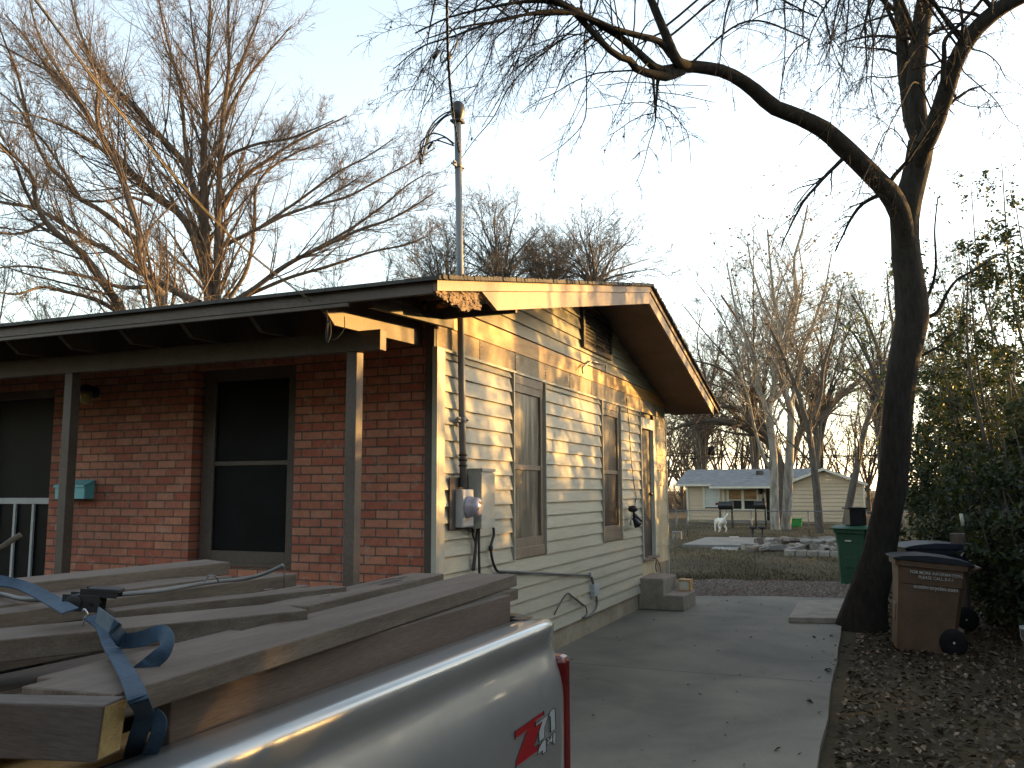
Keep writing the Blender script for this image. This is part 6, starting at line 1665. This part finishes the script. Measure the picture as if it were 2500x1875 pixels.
def fan(px, py, rx, top, D, label, group):
    L = []
    nl = 9
    for i in range(nl):
        a_ = math.radians(-74 + 148 * i / (nl - 1) + 5 * RG.normal())
        ex_, ey_ = px + rx * math.sin(a_) * (.85 + .2 * RG.random()), py - (py - top) * (math.cos(a_) ** .8) * (.72 + .22 * RG.random())
        m1 = (px + (ex_ - px) * .28 + 6 * RG.normal(), py - (py - ey_) * .38); m2 = (px + (ex_ - px) * .62 + 8 * RG.normal(), py - (py - ey_) * .72)
        L.append(px_limb([(px + 5 * RG.normal(), py + 170 + 40 * RG.random()), (px + (ex_ - px) * .08, py + 20), m1, m2, (ex_, ey_)], D + .4 * RG.normal(), 0, 0, D + 2.5 * RG.normal(), w=[8, 6.5, 4.6, 3.2, 1.6]))
    b_ = at(px, 1200, D); g_ = gh(b_[0], b_[1]); t0 = at(px, py + 150, D)
    L.append((np.array([[t0[0], t0[1], g_ - .1], [t0[0], t0[1], t0[2] * .5], t0]), np.array([.32, .27, .2])))
    dn_ = [1.0] * nl + [0.0]
    lv = [dict(k=6, perm=1.9, tmin=.30, ang=32, sd=12, ratio=(.28, .6), rr=.45, n=8, wob=.07, trop=(0, 0, .03), taper=.3, rmin=.012, maxL=3.6), dict(k=8, ang=40, sd=12, ratio=(.28, .6), rr=.55, n=5, wob=.1, trop=(0, 0, .05), taper=.4, rmin=.010, maxL=1.6), dict(k=5, ang=42, sd=14, ratio=(.35, .7), rr=.65, n=4, wob=.12, trop=(0, 0, .03), taper=.5, rmin=.008, maxL=.9)]
    tree('bare_tree', label, group, L, 'bark_grey', lv, base=(b_[0], b_[1], g_), sides0=7, dens=dn_)
fan(1225, 690, 165, 478, 46, 'rounded bare tree showing over the roof ridge right of the mast', G1)
fan(1450, 690, 170, 520, 48, 'bare tree showing over the right end of the roof ridge', G1)
fan(1085, 720, 130, 540, 44, 'low bare tree showing over the roof close to the mast', G1)
fan(1340, 700, 90, 560, 52, 'smaller bare tree showing between the two rounded trees over the roof', G1)
G2 = 'far bare trees low behind the left roof'
for i, (px, yt, D, lb) in enumerate(((40, 560, 42, 'far bare tree low at the left edge of the picture'), (230, 590, 46, 'far bare tree low behind the spreading left tree'), (700, 560, 44, 'far bare tree low over the roof right of the wide reddish tree'), (900, 600, 48, 'far bare tree low over the roof left of the mast'))):
    bare(px, yt, D, lb, G2, 'bark_brown', 1.0, 1.5, .2)
# --- pale trunks by the neighbour house
D4 = 44.0
ww = lambda a, b, n: np.linspace(a, b, n)
lvP = [dict(k=8, perm=1.7, tmin=.28, ang=44, sd=13, ratio=(.22, .5), rr=.38, n=8, wob=.09, trop=(0, 0, .05), taper=.25, rmin=.012, maxL=5.5),
       dict(k=8, ang=42, sd=13, ratio=(.25, .55), rr=.5, n=6, wob=.11, trop=(0, 0, .045), taper=.4, rmin=.009, maxL=2.4),
       dict(k=6, ang=44, sd=14, ratio=(.3, .65), rr=.6, n=4, wob=.14, trop=(0, 0, .03), taper=.5, rmin=.0072, maxL=1.2)]
def pl3(paths, D):
    return [px_limb(p, D, 0, 0, e, w=ww(a, b, len(p))) for p, e, a, b in paths]
LP = pl3([([(1893, 1296), (1890, 1230), (1890, 1160), (1887, 1090), (1880, 1040), (1876, 1010), (1884, 970), (1892, 925), (1898, 870), (1904, 800), (1890, 730), (1880, 640), (1874, 560)], 44, 24, 4),
          ([(1877, 1030), (1866, 985), (1853, 950), (1850, 925), (1838, 880), (1822, 830), (1800, 770), (1785, 700), (1775, 640)], 43, 13, 3),
          ([(1885, 1150), (1862, 1110), (1846, 1060), (1836, 1015), (1828, 975), (1815, 940), (1800, 880), (1780, 820)], 42, 9, 3),
          ([(1885, 960), (1900, 900), (1930, 840), (1945, 770), (1960, 690), (1950, 600)], 45, 8, 3)], D4)
tree('pale_tree', 'pale barked bare tree standing left of its twin before the neighbour house', 'pale trunked trees by the neighbour house', LP, 'bark_pale', lvP, base=(*at(1893, 1296, D4)[:2], gh(0, 38)), sides0=9, leaves=(260, .09, 'leaf_dry', 2, .1, .6))
LP = pl3([([(1918, 1296), (1922, 1230), (1925, 1160), (1928, 1090), (1931, 1040), (1929, 990), (1916, 960), (1906, 925), (1914, 870), (1926, 800), (1946, 730), (1938, 640), (1960, 560), (1972, 500)], 44, 25, 4),
          ([(1930, 1010), (1938, 960), (1952, 900), (1960, 850), (1990, 780), (2015, 700), (2030, 620)], 43, 12, 3),
          ([(1920, 860), (1895, 800), (1860, 730), (1835, 650), (1825, 590)], 45, 8, 3)], D4 + .6)
tree('pale_tree', 'pale barked bare tree standing right of its twin before the neighbour house', 'pale trunked trees by the neighbour house', LP, 'bark_pale', lvP, base=(*at(1918, 1296, D4 + .6)[:2], gh(0, 38)), sides0=9, leaves=(260, .09, 'leaf_dry', 2, .1, .6))
D5 = 47.0
LP = pl3([([(1908, 1296), (1908, 1230), (1905, 1170), (1895, 1110), (1875, 1075), (1850, 1060), (1815, 1040), (1780, 1030), (1740, 1026), (1690, 1032), (1650, 1046), (1610, 1075)], 47, 34, 5),
          ([(1900, 1140), (1876, 1070), (1850, 1045), (1832, 1035), (1815, 1008), (1795, 995), (1760, 993), (1700, 1005), (1640, 1010)], 46, 17, 4),
          ([(1900, 1130), (1880, 1060), (1850, 1015), (1835, 990), (1820, 955), (1800, 930), (1770, 905), (1735, 890), (1690, 880)], 46, 15, 4),
          ([(1908, 1180), (1930, 1130), (1945, 1080), (1962, 1045), (1990, 1030), (2020, 1005), (2042, 972), (2075, 945), (2110, 915), (2140, 880)], 46, 22, 4),
          ([(1920, 1150), (1940, 1090), (1958, 1040), (1970, 1015), (1985, 985), (2005, 950), (2008, 900), (2003, 850), (1985, 800)], 46, 16, 4),
          ([(1960, 1030), (1945, 990), (1935, 950), (1922, 905), (1905, 860), (1880, 800)], 46, 12, 4),
          ([(1905, 1160), (1895, 1090), (1870, 1010), (1850, 940), (1840, 860), (1800, 780), (1760, 720)], 47, 14, 4)], D5)
tree('bare_tree', 'dark many limbed bare tree behind the pale twin trunks', None, LP, 'bark_brown', lvP, base=(*at(1908, 1296, D5)[:2], gh(0, 41)), sides0=9)
D6 = 40.0
LP = pl3([([(2002, 1312), (1998, 1260), (1993, 1190), (1984, 1120), (1976, 1060), (1968, 1025), (1955, 985), (1945, 950), (1925, 900), (1905, 850), (1880, 800)], 40, 22, 5),
          ([(1975, 1050), (1990, 1010), (2004, 960), (2010, 900), (2030, 830), (2045, 760), (2060, 690)], 39, 12, 3),
          ([(1974, 1040), (2010, 1020), (2040, 985), (2070, 955), (2105, 930), (2140, 905)], 39, 10, 3)], D6)
tree('bare_tree', 'slim dark tree leaning left before the neighbour gable', None, LP, 'bark_grey', lvP, base=(*at(2002, 1312, D6)[:2], gh(0, 34)), sides0=8)
D7 = 36.0
LP = pl3([([(2060, 1320), (2070, 1250), (2084, 1180), (2098, 1110), (2106, 1070), (2120, 1020), (2142, 975), (2156, 930), (2150, 880), (2135, 830), (2110, 770), (2080, 720)], 36, 20, 5),
          ([(2150, 950), (2130, 900), (2105, 850), (2080, 810), (2040, 780)], 35, 11, 3),
          ([(2152, 920), (2175, 860), (2180, 800), (2170, 730), (2165, 660)], 36, 11, 3),
          ([(2145, 970), (2120, 935), (2085, 905), (2050, 900)], 35, 8, 3)], D7)
tree('bare_tree', 'ivy clad tree leaning right just left of the big dark trunk', None, LP, 'bark_grey', lvP, base=(*at(2060, 1320, D7)[:2], gh(0, 30)), sides0=8, leaves=(900, .07, 'leaf_pale', 0, .22, .55))
G4 = 'wide bare trees behind the pale trunks'
fan(1845, 1010, 235, 540, 68, 'wide bare tree fanning out behind the pale twin trunks', G4)
fan(2000, 1010, 200, 610, 66, 'bare tree fanning out between the pale trunks and the big dark trunk', G4)
fan(1715, 1060, 150, 730, 70, 'low bare tree fanning out just right of the brick house eave', G4)
fan(2150, 1000, 170, 610, 66, 'bare tree fanning out behind the big dark trunk', G4)
fan(2330, 1000, 170, 560, 66, 'bare tree fanning out behind the evergreens at the right', G4)
# --- far belt
G3 = 'far bare trees behind the neighbour house'
rr = random.Random(31)
far = [(1560, 985, 88), (1625, 930, 80), (1665, 960, 92), (1710, 920, 86), (1760, 905, 95), (1815, 935, 84), (1870, 880, 90), (1940, 920, 82), (2000, 960, 92), (2060, 985, 86), (2120, 950, 80), (2190, 900, 84), (2260, 860, 78), (2330, 820, 82), (1600, 900, 100), (1690, 980, 75), (2420, 800, 80)]
wordsx = ['behind the end of the brick house', 'behind the left end of the neighbour roof', 'over the left slope of the neighbour roof', 'over the utility pole', 'right of the utility pole', 'over the middle of the neighbour roof', 'behind the pale twin trunks', 'over the neighbour porch', 'over the neighbour gable peak', 'over the right slope of the neighbour gable', 'right of the neighbour gable', 'behind the big dark trunk', 'behind the evergreens, first right of the trunk', 'behind the middle of the evergreens', 'tall and faint behind the brick house corner', 'low between the house corner and the utility pole', 'behind the right end of the evergreens']
for (px, yt, D), wd in zip(far, wordsx):
    bare(px, yt, D, 'far bare tree ' + wd, G3, 'bark_brown', .72, 1.4, .2)
# brushy scrub far behind, one mass
n = 9000
t = RG.random(n); px_ = -800 + 4200 * t; Dp = 92 + 16 * RG.random(n)
PB = np.array([at(a, 1200, b) for a, b in zip(px_, Dp)]); PB[:, 2] = [gh(a, b) for a, b in PB[:, :2]]
h = (.9 + 2.2 * RG.random(n)) * (1 + .35 * np.sin(px_ * .02) + .2 * np.sin(px_ * .057))
pts, rad = extend(PB, unit(np.stack([.35 * RG.normal(size=n), .35 * RG.normal(size=n), np.ones(n)], 1)), h, np.full(n, .035), 5, .14, (0, 0, .02), .3, RG)
c1p = children(pts, rad, 4, .2, 38, 14, (.2, .45), .7, RG, rmin=.018); c1 = extend(*c1p, 4, .15, (0, 0, .02), .5, RG)
V, Fq = tubes([(pts, rad), c1], 3)
tag(mesh_np('far_scrub', V, Fq, M['bark_brown']), kind='stuff')

# --- evergreen shrubs along the right side
def evergreen(x, y, Ht, label, nleaf=7000, group='evergreen trees along the right side', bare_top=.3, size=.045, spread=1.0, stems=5, lo=.12, name='evergreen_tree', lm='leaf_dark', cat='tree', rs=.05):
    g = gh(x, y); b = np.array([x, y, g - .05]); L = []
    for i in range(stems):
        a = 2 * PI * i / stems + RG.random() * 1.5; o = np.array([math.cos(a), math.sin(a), 0]) * Ht * (.05 + .14 * RG.random()) * spread
        h = Ht * (.6 + .4 * RG.random()) if i else Ht
        s = b + o * .2
        L.append((spl([s, s + o * .4 + np.array([0, 0, h * .33]), s + o * .8 + np.array([0, 0, h * .66]) + .02 * Ht * RG.normal(size=3), s + o + np.array([0, 0, h])], 6), np.linspace(rs * (.6 + .5 * RG.random()), .008, 19)))
    lv = [dict(k=11, tmin=lo, ang=52, sd=15, ratio=(.16, .34), rr=.4, n=6, wob=.13, trop=(0, 0, .05), taper=.3, rmin=.005),
          dict(k=5, ang=45, sd=15, ratio=(.3, .6), rr=.6, n=4, wob=.16, trop=(0, 0, .03), taper=.5, rmin=.0035)]
    return tree(name, label, group, L, 'bark_grey', lv, base=(x, y, g), leaves=(nleaf, size, lm, 1, .055, .5), sides0=6, cat=cat)
evs = [(5.15, 9.6, 5.4, 'evergreen tree close right of the big dark trunk'), (6.5, 10.9, 6.6, 'tall evergreen tree second from the big dark trunk'), (4.95, 12.6, 5.0, 'evergreen tree far back just right of the dark trunk'), (6.9, 14.0, 7.0, 'tall airy evergreen tree at the back of the right row'), (6.05, 7.6, 6.0, 'evergreen tree at the right edge of the picture'), (7.6, 9.2, 7.4, 'tallest evergreen tree at the right edge, behind the others'), (5.6, 16.5, 5.5, 'farthest evergreen tree, seen low right of the trunk'), (8.3, 12.4, 6.4, 'bushy evergreen tree deep in the right row')]
for x, y, h_, lb in evs: evergreen(x, y, h_ * 1.22, lb, 2600 if x > 6.3 else (9500 if x < 5.3 else 7000), size=.040)
bk_ = [(4.7, 17.8, 5.2, 'back row evergreen tree seen just right of the big trunk'), (5.9, 19.5, 6.2, 'back row evergreen tree above the navy cart'), (7.2, 21.5, 7.2, 'back row evergreen tree above the wooden post'), (6.3, 24.5, 6.5, 'back row evergreen tree in the gap between the front evergreens'), (8.6, 25.0, 8.4, 'tallest back row evergreen tree at the right'), (9.6, 21.5, 8.6, 'back row evergreen tree at the right edge')]
for x, y, h_, lb in bk_: evergreen(x, y, h_ * .84, lb, 6500, 'back row of evergreen trees along the right side', size=.06, spread=1.5, stems=6, lo=.04)
ex = [(6.9, -5.6, 4.6, 'nearest'), (6.6, -3.4, 5.0, 'second'), (6.9, -1.3, 4.6, 'third'), (6.5, .9, 5.0, 'fourth'), (6.8, 3.0, 3.8, 'fifth'), (7.0, 5.2, 3.4, 'sixth')]  # out of view, added to keep sun and skylight off truck and driveway
for x, y, h_, lb in ex: evergreen(x, y, h_, 'unseen evergreen tree added to shade the truck, %s from the street' % lb, 5200, size=.075, spread=1.7, lo=.05, stems=6)
bs = [(4.75, 7.1, 1.9, 'dark bush behind the brown recycling cart'), (5.0, 5.6, 1.7, 'dark bush right of the brown recycling cart'), (4.9, 8.6, 2.3, 'dark bush behind the wooden post'), (5.6, 6.9, 2.6, 'tall dark bush at the right edge behind the cart'), (4.6, 10.6, 2.4, 'dark bush just right of the big trunk, behind the navy cart'), (6.2, 9.4, 2.8, 'broad dark bush under the right evergreens'), (5.5, 12.2, 2.6, 'dark bush far back under the evergreens'), (5.75, 4.6, 2.2, 'dark bush nearest the camera at the right edge'), (6.6, 7.9, 3.0, 'dark bush deep behind the right edge bushes'), (5.2, 15.0, 2.4, 'small dark bush at the far end of the right row')]
for x, y, h_, lb in bs: evergreen(x, y, h_ * 1.08, lb, 6000, 'dark bushes under the evergreens', size=.045, spread=2.2, stems=8, lo=.02, name='bush', cat='bush', rs=.02)

# tree line right and along the street, added to block low sun and skylight
n = 40000
t = RG.random(n)
yy = -14 + 97 * t; xx = 17 + 3.0 * RG.random(n) - np.maximum(0, yy - 32) * .16
top = 3.75 + 1.3 / (1 + np.exp((yy - 14.5) * 1.2)) + .35 * np.sin(yy * .9) + .3 * np.sin(yy * .37 + 1) + .25 * np.sin(yy * 2.3) + np.maximum(0, yy - 24) * .05
zz = gz(xx, yy)
P = np.stack([xx, yy, zz + top * RG.random(n) ** .8], 1)
n2 = 16000
t = RG.random(n2); x2 = 20 - 50 * t; y2 = -17 - 4 * RG.random(n2) - 3 * np.sin(t * 9)
P2_ = np.stack([x2, y2, (7.5 + 1.2 * np.sin(x2 * .8) + .8 * np.sin(x2 * 2.1)) * RG.random(n2) ** .85], 1)
P = np.concatenate([P, P2_]); sz = np.concatenate([.11 + .17 * RG.random(n), .2 + .3 * RG.random(n2)])[:, None]; n = len(P)
up = unit(RG.normal(size=(n, 3)) + np.array([0, 0, .3])); u = unit(np.cross(up, RG.normal(size=(n, 3)))); v = np.cross(up, u)
q = np.stack([P - u * sz, P - v * sz * .6, P + u * sz, P + v * sz * .6], 1).reshape(-1, 3)
tag(mesh_np('shade_tree_line', q, np.arange(4 * n).reshape(-1, 4), M['leaf_dark'], None, False), kind='stuff')
G5 = 'bare trees beyond the right hedge'
for x, y, h_, lb in ((13.0, 13.6, 7.0, 'bare tree beyond the right hedge throwing dappled shade on the near siding'), (14.0, 17.6, 7.5, 'bare tree beyond the right hedge throwing dappled shade between the side windows'), (14.5, 21.6, 7.0, 'bare tree beyond the right hedge throwing dappled shade near the side door')):
    d_ = float((np.array([x, y, 0]) - CAM) @ FW); r_ = np.array([x, y, 0.]) - CAM
    px = 1250 + F_PX * float(r_ @ RT) / d_
    evergreen(x, y, h_, lb, 600, G5, size=.07, spread=1.6, stems=6, lo=.1, name='thin_tree', rs=.07)
